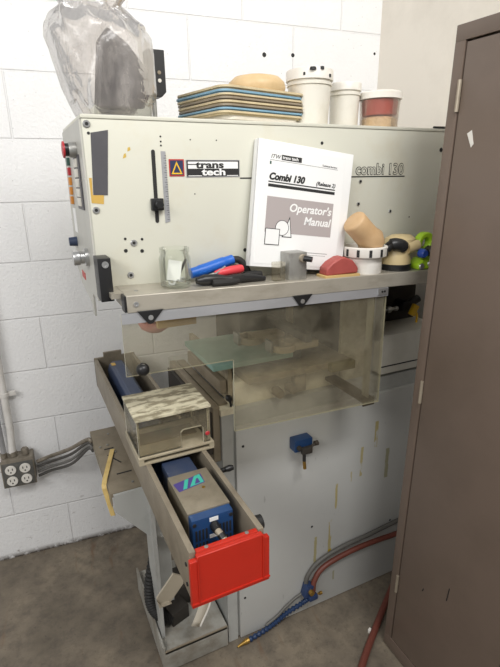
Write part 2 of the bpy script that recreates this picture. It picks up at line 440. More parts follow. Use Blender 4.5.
# ------------------------------------------------------------------ the pad printing machine
mach = thing('pad_printing_machine', 'large cream and grey pad printing machine with a long control head, against the block wall', 'machine', (.7, -.6, 0))
FY = -.79       # front of the head
# base
b = MB(); b.box((.415, -.722, .0), (1.25, -.2, .855), .003); base = b.build('base_cabinet', 'grey', mach)
b = MB(); b.box((.415, -.73, .0), (.449, -.722, .85)); b.build('corner_strip', 'grey', base)
b = MB(); b.box((.413, -.731, .85), (.456, -.66, .868)); lab(b.build('corner_block', 'palebox', base), 'pale corner block on top of the base')
b = MB(); b.box((.4565, -.736, .004), (1.25, -.722, .805), .003); fp = b.build('front_panel', 'drip', mach); lab(fp, 'grey front panel with yellow drips')
for (x, z) in ((.475, .17), (.478, .74), (.73, .36), (1.08, .26)):
    b = MB(); b.lathe([(0, .0015), (.004, .001), (.004, 0)], (x, -.736, z), 'Y', 12); b.build('bolt', 'rubber', fp)
b = MB(); b.box((.393, -.72, .70), (.4145, -.30, .876), .002); b.build('side_plate', 'taupe', mach)
b = MB(); b.box((.379, -.715, .725), (.392, -.32, .86), .002); b.build('gap_shade', 'dark', mach)  # dark bar added for the shade in the gap beside the side plate
# plinth, column and its arm
b = MB(); b.box((.19, -.742, .006), (.408, -.38, .088), .003)
b.box((.19, -.742, .088), (.196, -.38, .108)); pl = b.build('plinth', 'plinth', mach)
b = MB(); b.box((.196, -.742, .078), (.406, -.7385, .0905)); b.build('plinth_lip', 'sheet', pl)
b = MB(); b.prism([(.2, -.69), (.212, -.69), (.212, -.61), (.27, -.61), (.27, -.60), (.2, -.60)], .0885, .66, 'Z'); col_ = b.build('support_column', 'grey', mach)
b = MB(); b.prism([(.107, .64), (.29, .64), (.29, .42), (.195, .47), (.107, .585)], -.66, -.652, 'Y'); b.build('gusset', 'grey', col_)
b = MB(); b.box((.1, -.65, .628), (.30, -.25, .642), .0015); b.box((.1, -.65, .60), (.104, -.25, .63)); arm = b.build('arm_plate', 'taupe', mach)
b = MB(); b.box((.30, -.6, .45), (.42, -.3, .641)); b.build('arm_block', 'dark', mach)
for (u0, v0, u1, v1) in ((.125, -.40, .155, -.40), (.135, -.56, .18, -.56), (.13, -.44, .16, -.50)):
    b = MB(); b.tube([(u0, v0, .6425), (u1, v1, .6425)], .0022, 6); b.build('slot', 'rubber', arm)
for q in ((.115, -.38), (.14, -.375), (.155, -.43), (.17, -.62), (.155, -.3)):
    b = MB(); b.lathe([(0, .003), (.004, .003), (.004, 0)], (*q, .642), 'Z', 8); b.build('screw', 'zinc', arm)
b = MB(); b.cyl((.182, -.648, .63), (.182, -.648, .602), .005, 10); b.lathe([(0, -.0), (.01, 0), (.01, -.006), (0, -.006)], (.182, -.648, .604), 'Z', 10); b.build('bolt', 'rubber', arm)
b = MB(); b.box((.2, -.55, .63), (.27, -.35, .764)); b.build('trough_support', 'dark', mach)

# trough
tr = MB()
tr.box((.156, -1.21, .763), (.168, -.135, .87), .0015)
trough = tr.build('trough_wall', 'trough', mach)
b = MB(); b.box((.291, -1.21, .763), (.303, -.135, .87), .0015); b.build('trough_wall', 'trough', mach)
b = MB(); b.box((.168, -1.21, .763), (.291, -.135, .768)); b.build('trough_floor', 'dark', mach)
b = MB(); b.prism([(.156, .763), (.303, .763), (.303, .872), (.255, .872), (.255, .89), (.19, .89), (.19, .872), (.156, .872)], -.145, -.134, 'Y'); b.build('end_plate', 'trough', mach)
b = MB(); b.prism([(.153, .757), (.309, .757), (.309, .857), (.296, .859), (.296, .867), (.166, .867), (.166, .859), (.153, .859)], -1.222, -1.211, 'Y')
fpz = b.build('trough_front_plate', 'red', mach, bev=.0015); lab(fpz, 'red plate closing the near end of the trough')
b = MB(); b.box((.166, -1.2245, .768), (.168, -1.2215, .865)); b.box((.294, -1.2245, .768), (.296, -1.2215, .865)); b.box((.153, -1.2245, .765), (.309, -1.2215, .768)); b.build('fold', 'red', fpz)
b = MB(); b.box((.169, -1.211, .861), (.2905, -1.200, .867), .001); b.build('fold', 'red', fpz)
for x in (.19, .27):
    b = MB(); b.lathe([(0, .002), (.004, .001), (.004, 0)], (x, -1.205, .867), 'Z', 10); b.build('screw', 'zinc', fpz)
for z in (.785, .83):
    b = MB(); b.lathe([(0, .003), (.004, .002), (.004, 0)], (.156, -1.19, z), 'X', 10); b.build('screw', 'rubber', trough)
b = MB(); b.cyl((.303, -.955, .835), (.335, -.965, .842), .006, 12); b.lathe([(0, .012), (.006, .01), (.008, 0), (.006, -.01), (0, -.012)], (.337, -.965, .843), 'X', 12); b.build('clamp_handle', 'black', mach)
b = MB(); b.lathe([(0, -.018), (.014, -.018), (.015, 0), (0, 0)], (.303, -1.165, .845), 'X', 18); b.box((.303, -1.175, .82), (.309, -1.15, .85)); b.build('latch', 'rubber', mach)
# chutes and parts below the trough
b = MB(); b.prism([(.25, .42), (.225, .44), (.172, .375), (.176, .348), (.212, .348), (.252, .395)], -.806, -.80, 'Y'); b.prism([(.172, .372), (.176, .348), (.212, .348), (.207, .354), (.18, .356)], -.815, -.806)
lab(b.build('chip_flap', 'flap', mach), 'pale folded metal flap under the trough')
b = MB(); b.sheet([[(.352-.047*(k/8)**1.6, -.78, .32-.14*k/8), (.314-.040*(k/8)**1.6, -.78, .325-.128*k/8)] for k in range(9)])
lab(b.build('curved_chute', 'chute', mach, solid=.003), 'narrow curved metal chute')
b = MB(); b.tube(spline([(.345, -.783, .322), (.335, -.783, .255), (.302, -.783, .186)], 6), .003, 8); b.build('chute_rib', 'white', mach)
b = MB(); b.box((.235, -.66, .0885), (.30, -.60, .14), .003, rot=(0, 0, .3)); b.box((.26, -.6, .0885), (.36, -.5, .17), .01); b.build('waste_box', 'dark', mach)
b = MB(); b.box((.33, -.62, .0885), (.405, -.42, .70), .002); b.build('inner_column', 'dark', mach)
pts = spline([(.24, -.56, .42), (.228, -.578, .34), (.197, -.605, .25), (.190, -.625, .175), (.213, -.64, .128), (.25, -.66, .115)], 16)
b = MB(); b.tube(pts, [.02 if k % 2 else .0165 for k in range(len(pts))], 12); b.build('corrugated_hose', 'rubber', mach)

# head
b = MB(); b.box((.113, FY, 1.236), (1.23, -.455, 1.612), .004); head = b.build('head_housing', 'cream', mach)
b = MB(); b.box((.112, FY-.002, 1.611), (1.231, -.453, 1.6185), .0015); b.build('head_lid', 'cream', head)
b = MB(); b.prism([(-.786, 1.61), (-.457, 1.61), (-.44, 1.36), (-.435, 1.265), (-.50, 1.225), (-.665, 1.205), (-.67, 1.18), (-.70, 1.18), (-.70, 1.236), (-.786, 1.236)], .109, .113, 'X')
cp = b.build('control_panel', 'cream_side', mach); lab(cp, 'grey end plate with buttons and knobs')
def bolt(x, z, r=.0075, par=head):
    b = MB(); b.lathe([(0, .001), (.0032, .001), (.0036, .003), (r*.8, .003), (r, .0015), (r, 0)], (x, FY, z), 'Y', 18); b.build('bolt', 'steel', par)
    b = MB(); b.lathe([(0, .0022), (.0034, .0022), (.0034, 0)], (x, FY, z), 'Y', 6); b.build('bolt_socket', 'rubber', par)
for q in ((.123, 1.60), (.124, 1.432), (.197, 1.359), (.184, 1.288)): bolt(*q)
for q in ((.811, 1.481), (.808, 1.423), (.92, 1.40)): bolt(*q, r=.005)
for (x, z, r) in ((.125, 1.583, .003), (.178, 1.343, .0042), (.214, 1.34, .0042), (.179, 1.369, .003), (.216, 1.366, .003), (.273, 1.58, .002), (.273, 1.57, .002), (.273, 1.562, .002), (.340, 1.575, .0015), (.402, 1.575, .0015), (.686, 1.574, .004), (1.091, 1.563, .006), (.469, 1.324, .0045), (.345, 1.46, .0015), (.993, 1.381, .002)):
    b = MB(); b.lathe([(0, .0006), (r, .0006), (r, 0)], (x, FY, z), 'Y', 14); b.build('hole', 'rubber', head)
b = MB(); b.prism([(.129, 1.584), (.164, 1.59), (.151, 1.462), (.1215, 1.463)], FY-.0008, FY); lab(b.build('dark_label', 'darkgrey', head), 'dark grey blank label')
b = MB(); b.prism([(.1165, 1.497), (.122, 1.497), (.1205, 1.463), (.143, 1.462), (.141, 1.444), (.1165, 1.447)], FY-.0006, FY); lab(b.build('tape', 'yellow_tape', head), 'amber tape below the dark label')
b = MB(); b.prism(circ(.2545, 1.5495, .0042, 9, 0, PI)+circ(.2535, 1.404, .0042, 9, PI, 2*PI), FY-.0008, FY); b.build('adjuster_slot', 'rubber', head)
b = MB(); b.box((.241, FY-.012, 1.427), (.268, FY, 1.453), .002); b.lathe([(0, .024), (.0075, .024), (.0095, .022), (.0095, .01), (0, .01)], (.256, FY, 1.440), 'Y', 18); b.build('adjuster_knob', 'black', head)
b = MB(); b.prism([(.2715, 1.551), (.2815, 1.550), (.2835, 1.402), (.272, 1.399)], FY-.0012, FY); ru = b.build('scale_rule', 'rail', head); lab(ru, 'steel scale with tick marks')
b = MB()
for k in range(28):
    z = 1.406+k*.005; w = .006 if k % 2 == 0 else .0035
    b.box((.2825-w, FY-.0016, z), (.2825, FY-.0011, z+.0008))
b.build('ticks', 'ink', head)
for q in ([(.2, 1.549), (.207, 1.552), (.206, 1.558), (.201, 1.557)], [(.189, 1.535), (.197, 1.538), (.196, 1.546), (.192, 1.544)]):
    b = MB(); b.prism(q, FY-.0003, FY); b.build('stain', 'stain', head)
# emblem
b = MB(); b.box((.288, FY-.001, 1.4985), (.3225, FY, 1.5345)); em = b.build('emblem', 'redprint', mach); lab(em, 'square emblem of a yellow triangle in a red frame')
b = MB(); b.box((.2905, FY-.0014, 1.501), (.320, FY-.0009, 1.532)); b.build('field', 'navyprint', em)
b = MB(); b.ring_prism([(.2925, 1.503), (.318, 1.503), (.3052, 1.530)], [(.297, 1.506), (.3135, 1.506), (.3052, 1.5235)], FY-.0018, FY-.0013); b.build('triangle', 'yellow', em)
# logo plate
b = MB(); b.box((.327, FY-.001, 1.496), (.458, FY, 1.5335)); lp = b.build('name_plate', 'rail', mach); lab(lp, 'name plate reading trans tech')
b = MB(); b.box((.3285, FY-.0013, 1.4975), (.4565, FY-.0009, 1.532)); b.build('plate_frame', 'ink', lp)
b = MB(); b.box((.3315, FY-.0016, 1.5145), (.4535, FY-.0012, 1.5295)); b.build('plate_band', 'paper', lp)
b = MB(); b.box((.3315, FY-.0016, 1.4985), (.364, FY-.0012, 1.500)); b.box((.425, FY-.0016, 1.4985), (.4535, FY-.0012, 1.500)); b.build('plate_band', 'paper', lp)
b = MB(); b.box((.3315, FY-.002, 1.5225), (.352, FY-.0015, 1.5245)); b.build('name_rule', 'ink', lp)
text_mesh('lettering', 'trans', .0205, 'ink', lp, (.350, FY-.0018, 1.516), (1, 0, 0), (0, 0, 1), bold=.0007, width=1.62, extrude=.0002)
text_mesh('lettering', 'tech', .0205, 'paper', lp, (.364, FY-.0018, 1.5005), (1, 0, 0), (0, 0, 1), bold=.0007, width=1.62, extrude=.0002)
b = MB(); b.box((.459, FY-.0006, 1.4915), (.963, FY, 1.4945)); b.build('stripe', 'ink', head)
text_mesh('model_lettering', 'combi 130', .040, 'ink', head, (.794, FY-.0002, 1.4985), (1, 0, 0), (0, 0, 1), bold=.0017, width=.965, extrude=.0003)
text_mesh('model_lettering_core', 'combi 130', .040, 'cream', head, (.794, FY-.0009, 1.4985), (1, 0, 0), (0, 0, 1), bold=-.0001, width=.965, extrude=.0002)
# controls on the left end
X0 = .109
b = MB(); b.lathe([(0, .016), (.015, .016), (.0165, .013), (.0165, 0), (0, 0)], (X0, -.70, 1.556), 'X', 22); es = b.build('emergency_stop', 'zinc', cp)
b = MB(); b.lathe([(0, .026), (.0135, .026), (.0135, .015), (0, .015)], (X0, -.70, 1.556), 'X', 22); b.build('stop_collar', 'black', cp)
b = MB(); b.lathe([(0, .030), (.012, .0295), (.0165, .0285), (.0175, .027), (.0175, .0245), (0, .0245)], (X0, -.70, 1.556), 'X', 26); lab(b.build('stop_button', 'redbtn', cp), 'red mushroom stop button')
for k, (y, z) in enumerate(((-.54, 1.537), (-.54, 1.514), (-.538, 1.491), (-.534, 1.468), (-.53, 1.445))):
    b = MB(); b.box((X0-.007, y-.012, z-.0095), (X0, y+.012, z+.0095), .0015); lab(b.build('push_button', ['greenbtn', 'redbtn', 'orange', 'orange', 'orange'][k], cp), ['dark green', 'red', 'orange', 'orange', 'orange'][k]+' push button')
for k, z in enumerate((1.529, 1.508, 1.487, 1.466, 1.446)):
    b = MB(); b.box((X0-.006, -.712, z-.009), (X0, -.665, z+.009), .0015); lab(b.build('push_button', 'whitebtn', cp), 'white push button')
b = MB(); b.box((X0-.003, -.735, 1.43), (X0, -.645, 1.545)); lab(b.build('button_frame', 'darkgrey', cp), 'dark frame behind the white buttons')
b = MB(); b.lathe([(0, .034), (.016, .034), (.0175, .031), (.0175, .020), (.0145, .018), (.0145, .010), (.021, .008), (.021, 0), (0, 0)], (X0, -.695, 1.322), 'X', 26); lab(b.build('dial_knob', 'steel', cp), 'silver dial knob')
b = MB(); b.lathe([(0, .02), (.011, .02), (.013, 0), (0, 0)], (X0, -.50, 1.338), 'X', 18); lab(b.build('selector_knob', 'navy', cp), 'dark blue selector knob')
b = MB(); b.box((X0-.001, -.55, 1.365), (X0, -.50, 1.425)); b.build('print_label', 'paper', cp)
b = MB(); b.box((X0-.001, -.60, 1.25), (X0, -.54, 1.268)); lab(b.build('print_label', 'redprint', cp), 'small red label')
# hinge block
b = MB(); b.box((.107, -.845, 1.246), (.134, -.79, 1.338), .0015); hb = b.build('hinge_block', 'black', mach)
b = MB(); b.lathe([(0, .001), (.003, .001), (.0035, .003), (.007, .003), (.007, 0)], (.122, -.845, 1.325), 'Y', 16); b.build('bolt', 'steel', hb)
# shelf along the head
def zs(x): return 1.2708-.0254*x
b = MB()
y0, y1, th = -.902, -.78, .037
P = []
for x in (.148, 1.10):
    P.append([(x, y0, zs(x)), (x, y1, zs(x)), (x, y1, zs(x)-th), (x, y0, zs(x)-th)])
b.sheet([[q for q in r+[r[0]]] for r in P]); bmesh.ops.remove_doubles(b.bm, verts=b.bm.verts, dist=1e-5); bmesh.ops.holes_fill(b.bm, edges=b.bm.edges)
shelf = b.build('shelf', 'shelf', mach, bev=.002)
b = MB(); b.box((.124, -.868, zs(.14)-.012), (.149, -.785, zs(.14)-.001)); b.build('shelf_bracket', 'shelf', shelf)
b = MB(); b.box((.143, -.901, zs(.15)-.036), (.149, -.87, zs(.15)-.001), .002); b.build('end_cap', 'black', shelf)
b = MB(); b.lathe([(0, .001), (.002, .001), (.0025, .0025), (.0055, .0025), (.0055, 0)], (.167, -.902, 1.248), 'Y', 16); b.build('bolt', 'steel', shelf)
b = MB(); b.lathe([(0, .0012), (.0045, .0012), (.0045, 0)], (.178, -.86, zs(.178)), 'Z', 14); b.build('screw', 'zinc', shelf)
# head underside, back of the working space
b = MB(); b.box((.60, -.46, .855), (1.24, -.24, 1.24)); b.build('back_housing', 'dark', mach)
b = MB(); b.box((.975, -.60, 1.0), (1.235, -.46, 1.237)); b.build('recess_plate', 'dark', mach)
b = MB(); b.box((.985, -.732, .868), (1.245, -.60, 1.002), .002); lp_ = b.build('right_panel', 'palewhite', mach)
b = MB(); b.box((.985, -.733, .893), (1.245, -.7315, .897)); b.build('panel_seam', 'rubber', lp_)
b = MB(); b.box((.85, -.69, .855), (.972, -.675, 1.237), .002); lab(b.build('mottled_plate', 'mottled', mach), 'beige mottled upright plate')
b = MB(); b.box((.972, -.69, .855), (.984, -.55, 1.237)); b.build('side_wall', 'rail', mach)
# working table seen through the guard
b = MB(); b.box((.40, -.72, .985), (.655, -.47, 1.0), .002); lab(b.build('platen', 'green_platen', mach), 'pale green platen')
b = MB(); b.box((.47, -.70, .855), (.84, -.50, .93), .003); wt = b.build('table_body', 'palebox', mach)
b = MB(); b.box((.50, -.735, .93), (.855, -.5, .952), .002); lab(b.build('slab', 'brownslab', mach), 'brown slab')
b = MB(); b.box((.77, -.757, .925), (.858, -.735, .952), .002); lab(b.build('slab_end', 'mustard', mach), 'mustard end block')
b = MB(); b.box((.52, -.66, .952), (.72, -.50, .985)); b.build('table_riser', 'dark', mach)
for (cx, cy) in ((.585, -.57), (.64, -.68)):
    b = MB(); b.box((cx+.005, cy-.03, 1.0), (cx+.11, cy+.03, 1.022), .002); cl = b.build('clamp', 'bronze', mach)
    b = MB(); b.ring_prism(circ(cx-.0, cy, .042, 20), circ(cx, cy, .03, 20), 1.0, 1.02, 'Z'); b.build('clamp_ring', 'bronze', cl)
    b = MB(); b.box((cx-.05, cy-.02, 1.0), (cx-.042, cy+.02, 1.035), .001); b.build('clamp_stop', 'zinc', cl)
b = MB(); b.box((.695, -.72, 1.022), (.72, -.47, 1.05), .003); b.build('clamp_bar', 'dark', mach)
b = MB(); b.box((.765, -.5, .95), (.785, -.48, 1.237), .002); b.build('guide_post', 'bronze', mach)
for (x, z) in ((.60, .885), (.645, .89)):
    b = MB(); b.lathe([(0, .045), (.013, .045), (.015, .03), (.015, .012), (.008, .01), (.008, 0), (0, 0)], (x, -.70, z), 'Y', 18); b.build('table_knob', 'taupe', wt)
b = MB(); b.box((.66, -.725, .87), (.70, -.70, .925), .003); b.build('table_catch', 'brownslab', wt)
# left, open part under the guard
b = MB(); b.box((.42, -.70, .855), (.447, -.30, .873)); b.box((.43, -.69, .9), (.45, -.40, .94), .002); b.build('slide_rail', 'taupe', mach)
b = MB(); b.box((.455, -.69, .87), (.468, -.35, .985), .002); b.build('slide_cheek', 'brownslab', mach)
b = MB(); b.lathe([(0, .02), (.008, .02), (.01, .012), (.006, .004), (.006, 0), (0, 0)], (.445, -.705, .895), 'Y', 16); b.cyl((.445, -.722, .9), (.448, -.724, .872), .0035, 8); b.build('slide_knob', 'black', mach)
# silicone pad and its holder hanging below the head
b = MB(); b.lathe([(0, -.034), (.02, -.032), (.036, -.022), (.043, -.008), (.043, 0), (0, 0)], (.262, -.66, 1.140), 'Z', 30); lab(b.build('printing_pad', 'pink', mach), 'pink silicone printing pad')
b = MB(); b.cyl((.262, -.66, 1.138), (.262, -.66, 1.24), .02, 16); b.build('pad_stem', 'zinc', mach)
b = MB(); b.box((.245, -.76, 1.143), (.345, -.74, 1.164), .002); b.cyl((.31, -.75, 1.164), (.31, -.75, 1.24), .006, 10); lab(b.build('wood_bar', 'wood', mach), 'pale bar below the head')
b = MB(); b.box((.52, -.60, 1.16), (.68, -.50, 1.237), .004); b.build('ink_slide', 'darkgrey', mach)
# guard
g = MB(); g.prism([(.135, 1.226), (.835, 1.21), (.835, .876), (.383, .895), (.385, 1.084), (.134, 1.089)], -.8985, -.893)
guard = g.build('guard', 'plexi', mach, smooth=False, edge=(1, 'plexi_edge')); lab(guard, 'smudged clear plexiglass guard')
b = MB(); b.prism([(.135, 1.230), (.835, 1.2125), (.835, 1.190), (.135, 1.208)], -.9035, -.8986); b.build('guard_rail', 'rail', guard)
for (x, z) in ((.193, 1.229), (.565, 1.2195)):
    b = MB(); b.prism([(x-.026, z+.004), (x+.03, z+.003), (x+.006, z-.024), (x, z-.027), (x-.006, z-.024)], -.9075, -.9036); br = b.build('guard_bracket', 'black', mach, bev=.001)
    b = MB(); b.lathe([(0, .002), (.0055, .0015), (.0055, 0)], (x+.001, -.9075, z-.012), 'Y', 14); b.build('bolt', 'steel', br)
b = MB(); b.prism([(.800, 1.213), (.832, 1.212), (.832, 1.195), (.80, 1.196)], -.9065, -.9036); hg = b.build('guard_hinge', 'steel', mach)
for x in (.812, .82): b = MB(); b.lathe([(0, .002), (.003, .0015), (.003, 0)], (x, -.9065, 1.204), 'Y', 10); b.build('bolt', 'rubber', hg)
b = MB(); b.box((.806, -.892, 1.06), (.832, -.888, 1.20)); b.build('guard_hinge_strip', 'rail', mach)
b = MB(); b.box((.804, -.886, .885), (.808, -.86, 1.19)); lab(b.build('guard_side_edge', 'plexi_edge', mach), 'frosted edge of the side pane')
b = MB(); b.lathe([(0, .032), (.007, .031), (.0125, .026), (.0145, .018), (.0125, .010), (.007, .005), (.005, .004), (.005, 0), (0, 0)], (.166, -.8985, 1.108), 'Y', 24); b.build('guard_knob', 'black', mach)
b = MB(); b.box((.785, -.892, .878), (.825, -.70, .889), .0015); b.box((.785, -.8925, .868), (.825, -.8885, .892), .001); st = b.build('guard_stay', 'stay', mach)
# air fittings at the right
b = MB(); b.cyl((1.06, -.63, 1.055), (1.13, -.63, 1.055), .006, 12); b.lathe([(0, .01), (.012, .01), (.012, -.006), (0, -.006)], (1.09, -.63, 1.055), 'X', 6); b.lathe([(0, .006), (.009, .006), (.009, -.006), (0, -.006)], (1.12, -.63, 1.055), 'X', 6); b.box((1.06, -.63, 1.04), (1.066, -.6, 1.07)); b.build('air_fitting', 'steel', mach)
b = MB(); b.box((1.135, -.65, 1.045), (1.17, -.60, 1.08), .008); b.cyl((1.17, -.63, 1.06), (1.22, -.63, 1.08), .014, 14); b.build('air_valve', 'black', mach)
b = MB(); b.box((1.16, -.67, 1.03), (1.185, -.655, 1.07), .004, rot=(0, .5, 0)); b.tube(spline([(1.178, -.66, 1.05), (1.192, -.66, 1.03), (1.192, -.66, .99)], 6), .004, 8); lab(b.build('valve_clip', 'yellow', mach), 'yellow clip')
# blue manifold on the front panel
b = MB(); b.box((.636, -.772, .692), (.698, -.737, .731), .002); mf = b.build('air_manifold', 'blue', mach); lab(mf, 'blue manifold with brass fittings on the front panel')
b = MB(); b.box((.655, -.787, .686), (.690, -.772, .708), .003); b.cyl((.69, -.778, .706), (.708, -.778, .711), .0045, 10); b.lathe([(0, .008), (.008, .007), (.008, -.005), (0, -.006)], (.708, -.778, .712), 'X', 10); b.lathe([(0, .01), (.008, .009), (.008, 0), (0, 0)], (.648, -.772, .708), 'Y', 10); b.build('manifold_valve', 'dark', mf)
b = MB(); b.cyl((.664, -.78, .688), (.664, -.78, .662), .0055, 10); b.build('manifold_stem', 'rubber', mf)
b = MB(); b.cyl((.664, -.78, .662), (.667, -.78, .634), [.0055, .004][0], 10); b.build('manifold_nozzle', 'brass', mf)

# ------------------------------------------------------------------ air block with hoses at the foot of the front panel
ab = thing('air_block', 'small blue air block low on the grey front panel with a segmented blue hose', 'air block', (.71, -.75, .10))
b = MB(); b.box((.693, -.768, .09), (.722, -.738, .138), .003, rot=(0, .25, 0)); b.box((.704, -.778, .080), (.738, -.75, .099), .003); b.build('block', 'blockblue', ab)
b = MB(); b.lathe([(0, .012), (.009, .012), (.010, 0), (0, 0)], (.712, -.768, .116), 'Y', 12); b.cyl((.736, -.765, .088), (.750, -.77, .094), .0035, 8); b.lathe([(0, .006), (.006, .005), (.006, -.005), (0, -.006)], (.752, -.771, .095), 'X', 10); b.build('tap', 'brass', ab)
lp3 = spline([(.705, -.762, .083), (.685, -.755, .064), (.632, -.750, .045), (.59, -.750, .026), (.541, -.752, .012), (.475, -.760, .011)], 4)
for i in range(0, len(lp3)-1):
    a, c = lp3[i], lp3[i+1]; d = (c-a)
    b = MB(); b.tube([a, a+d*.3, a+d*.55, a+d*.8, a+d*1.05], [.0055, .0088, .0098, .0066, .0055], 10); b.build('hose_link', 'locblue', ab)
b = MB(); b.tube([(.475, -.760, .0115), (.462, -.761, .0115), (.455, -.762, .011), (.432, -.765, .009)], [.009, .009, .006, .0035], 10); lab(b.build('nozzle', 'brass', ab), 'brass nozzle tip')
b = MB(); b.tube(spline([(.695, -.743, .095), (.665, -.742, .084), (.625, -.742, .062), (.595, -.7425, .040), (.55, -.744, .022)], 8), .005, 10); lab(b.build('grey_tube', 'greyhose', ab), 'grey tube beside the blue links')
b = MB(); b.tube(spline([(.727, -.76, .10), (.733, -.758, .145), (.768, -.756, .186), (.86, -.754, .205), (.98, -.756, .212), (1.16, -.76, .205)], 10), .0095, 14)
tag(b.build('air_hose', 'redhose'), 'red-brown air hose curving along the grey front panel', 'hose')
b = MB(); b.tube(spline([(.705, -.7465, .12), (.712, -.7465, .165), (.755, -.7465, .209), (.85, -.7465, .234), (.98, -.7465, .243), (1.16, -.7475, .262)], 10), .008, 14)
tag(b.build('air_hose', 'greyhose'), 'grey air hose running just above the red-brown one', 'hose')
b = MB(); b.tube(spline([(.62, -1.12, .014), (.757, -1.003, .014), (.93, -.885, .014), (1.08, -.79, .014)], 8), .0115, 14)
tag(b.build('air_hose', 'redhose'), 'red-brown hose lying on the floor beside the brown cabinet', 'hose')
b = MB(); b.box((.86, -.925, .0), (.872, -.905, .016), .002, rot=(0, 0, .4)); tag(b.build('hose_tag', 'white'), 'tiny white tag on the floor next to the hose by the brown cabinet', 'tag')

# ------------------------------------------------------------------ navy cover and motor in the trough
b = MB()
prof = [(.188, .769), (.188, .85), (.195, .872), (.206, .882), (.238, .882), (.248, .872), (.254, .85), (.254, .769)]
b.prism(prof, -.85, -.225); cov = tag(b.build('motor_cover', 'navy', bev=.003), 'long navy blue cover lying in the far end of the trough', 'cover')
b = MB(); b.box((.198, -.27, .8815), (.212, -.245, .883)); lab(b.build('worn_spot', 'yellow_tape', cov), 'yellow worn spot')
mo = thing('drive_motor', 'blue boxed motor with a dusty grey lid and vented end in the trough', 'motor', (.23, -1.07, .769))
b = MB(); b.box((.186, -1.138, .769), (.272, -.985, .872), .003); body = b.build('body', 'blue', mo)
b = MB(); b.box((.192, -.984, .77), (.262, -.90, .862), .006); b.build('rear_housing', 'navy', mo)
b = MB(); b.box((.1845, -1.118, .8705), (.2735, -.983, .8755), .001); b.box((.1845, -1.118, .80), (.1865, -.983, .8725)); lid = b.build('lid', 'motor_top', mo); lab(lid, 'dusty grey sheet lid')
b = MB(); b.prism([(.192, -1.044), (.252, -1.034), (.254, -1.0), (.188, -1.014)], .8755, .8759, 'Z'); lg = b.build('logo_field', 'violet', mo); lab(lg, 'violet and teal emblem')
b = MB(); b.prism([(.202, -1.040), (.211, -1.039), (.224, -1.008), (.215, -1.009)], .8759, .8762, 'Z'); b.ring_prism([(.218, -1.037), (.2505, -1.032), (.2505, -1.002), (.238, -1.004)], [(.230, -1.033), (.243, -1.031), (.243, -1.014), (.239, -1.014)], .8759, .8762, 'Z'); b.build('logo_stripes', 'teal', lg)
b = MB(); b.lathe([(0, .002), (.0035, .0015), (.0035, 0)], (.243, -1.050, .8755), 'Z', 12); b.build('lid_screw', 'brass', mo)
k = 0
for x in (.194, .201, .208, .215, .244, .251, .258, .265):
    for z in (.806, .836):
        b = MB(); b.box((x-.0018, -1.1388, z-.012), (x+.0018, -1.1378, z+.012)); b.build('vent', 'rubber', body)
for (x, z) in ((.191, .862), (.267, .862), (.191, .778), (.267, .778)):
    b = MB(); b.lathe([(0, .002), (.004, .0015), (.004, 0)], (x, -1.138, z), 'Y', 10); b.build('screw', 'rubber', body)
b = MB(); b.box((.222, -1.139, .860), (.240, -1.1375, .8685)); b.build('print_label', 'paper', body)
b = MB(); b.box((.221, -1.139, .822), (.238, -1.1375, .830)); b.build('print_label', 'paper', body)
b = MB(); b.lathe([(0, .02), (.008, .02), (.0095, .012), (.0095, 0), (0, 0)], (.231, -1.138, .850), 'Y', 16); b.build('socket', 'black', body)
b = MB(); b.lathe([(0, .014), (.008, .014), (.0095, .006), (.0095, 0), (0, 0)], (.231, -1.138, .803), 'Y', 16); b.build('socket', 'black', body)
b = MB(); b.tube([(.231, -1.156, .850), (.234, -1.170, .846), (.237, -1.18, .840)], .007, 12); b.build('plug_ring', 'sheet', mo)
b = MB(); b.tube([(.2335, -1.166, .8475), (.236, -1.175, .843)], .0078, 12); b.build('plug', 'black', mo)
b = MB(); b.tube(spline([(.237, -1.179, .841), (.242, -1.187, .828), (.243, -1.19, .80), (.24, -1.18, .775)], 6), .0042, 10); b.build('plug_cable', 'conduit', mo)

# ------------------------------------------------------------------ acrylic box on the trough
ac = thing('acrylic_cover', 'clear acrylic box with a caked cream top, standing across the trough', 'box', (.225, -.83, .87))
x0, x1, yy0, yy1, zb, zt = .141, .320, -.902, -.762, .8705, .980
b = MB(); b.box((x0, yy0-.006, zb), (x1+.004, yy1, zb+.005), .001); b.box((x0, yy0-.006, zb+.014), (x1+.004, yy1, zb+.019), .001); b.box((x0, yy0-.006, zb+.005), (x0+.012, yy1, zb+.014)); b.box((x1-.008, yy0-.006, zb+.005), (x1+.004, yy1, zb+.014)); b.build('flange', 'flange', ac)
zb2 = zb+.019
def pane(n, lo, hi, ax): 
    b = MB(); b.box(lo, hi); return b.build(n, 'acrylic', ac, smooth=False, edge=(ax, 'acrylic_edge'))
b = MB(); hx0, hx1, hz = .245, .300, .045
b.prism([(x0+.003, zb2), (hx0, zb2), (hx0, zb2+hz-.006), (hx0+.006, zb2+hz), (hx1-.004, zb2+hz), (hx1, zb2+hz-.005), (hx1, zb2), (x1-.003, zb2), (x1-.003, zt), (x0+.003, zt)], yy0, yy0+.005)
b.build('front_pane', 'acrylic', ac, smooth=False, edge=(1, 'acrylic_edge'))
pane('back_pane', (x0+.003, yy1-.006, zb2), (x1-.003, yy1-.001, zt), 1)
pane('side_pane', (x0+.003, yy0+.005, zb2), (x0+.008, yy1-.006, zt), 0)
pane('side_pane', (x1-.008, yy0+.005, zb2), (x1-.003, yy1-.006, zt), 0)
b = MB()
b.box((x0, yy0-.004, zt), (x1, yy1, zt+.006), .001)
lid = b.build('top', 'caked', ac); lab(lid, 'top caked with cream residue')
b = MB(); b.box((.15, -.75-.1, zb2-.0005), (.30, -.80, zb2+.003)); b.build('residue', 'taupe', ac)
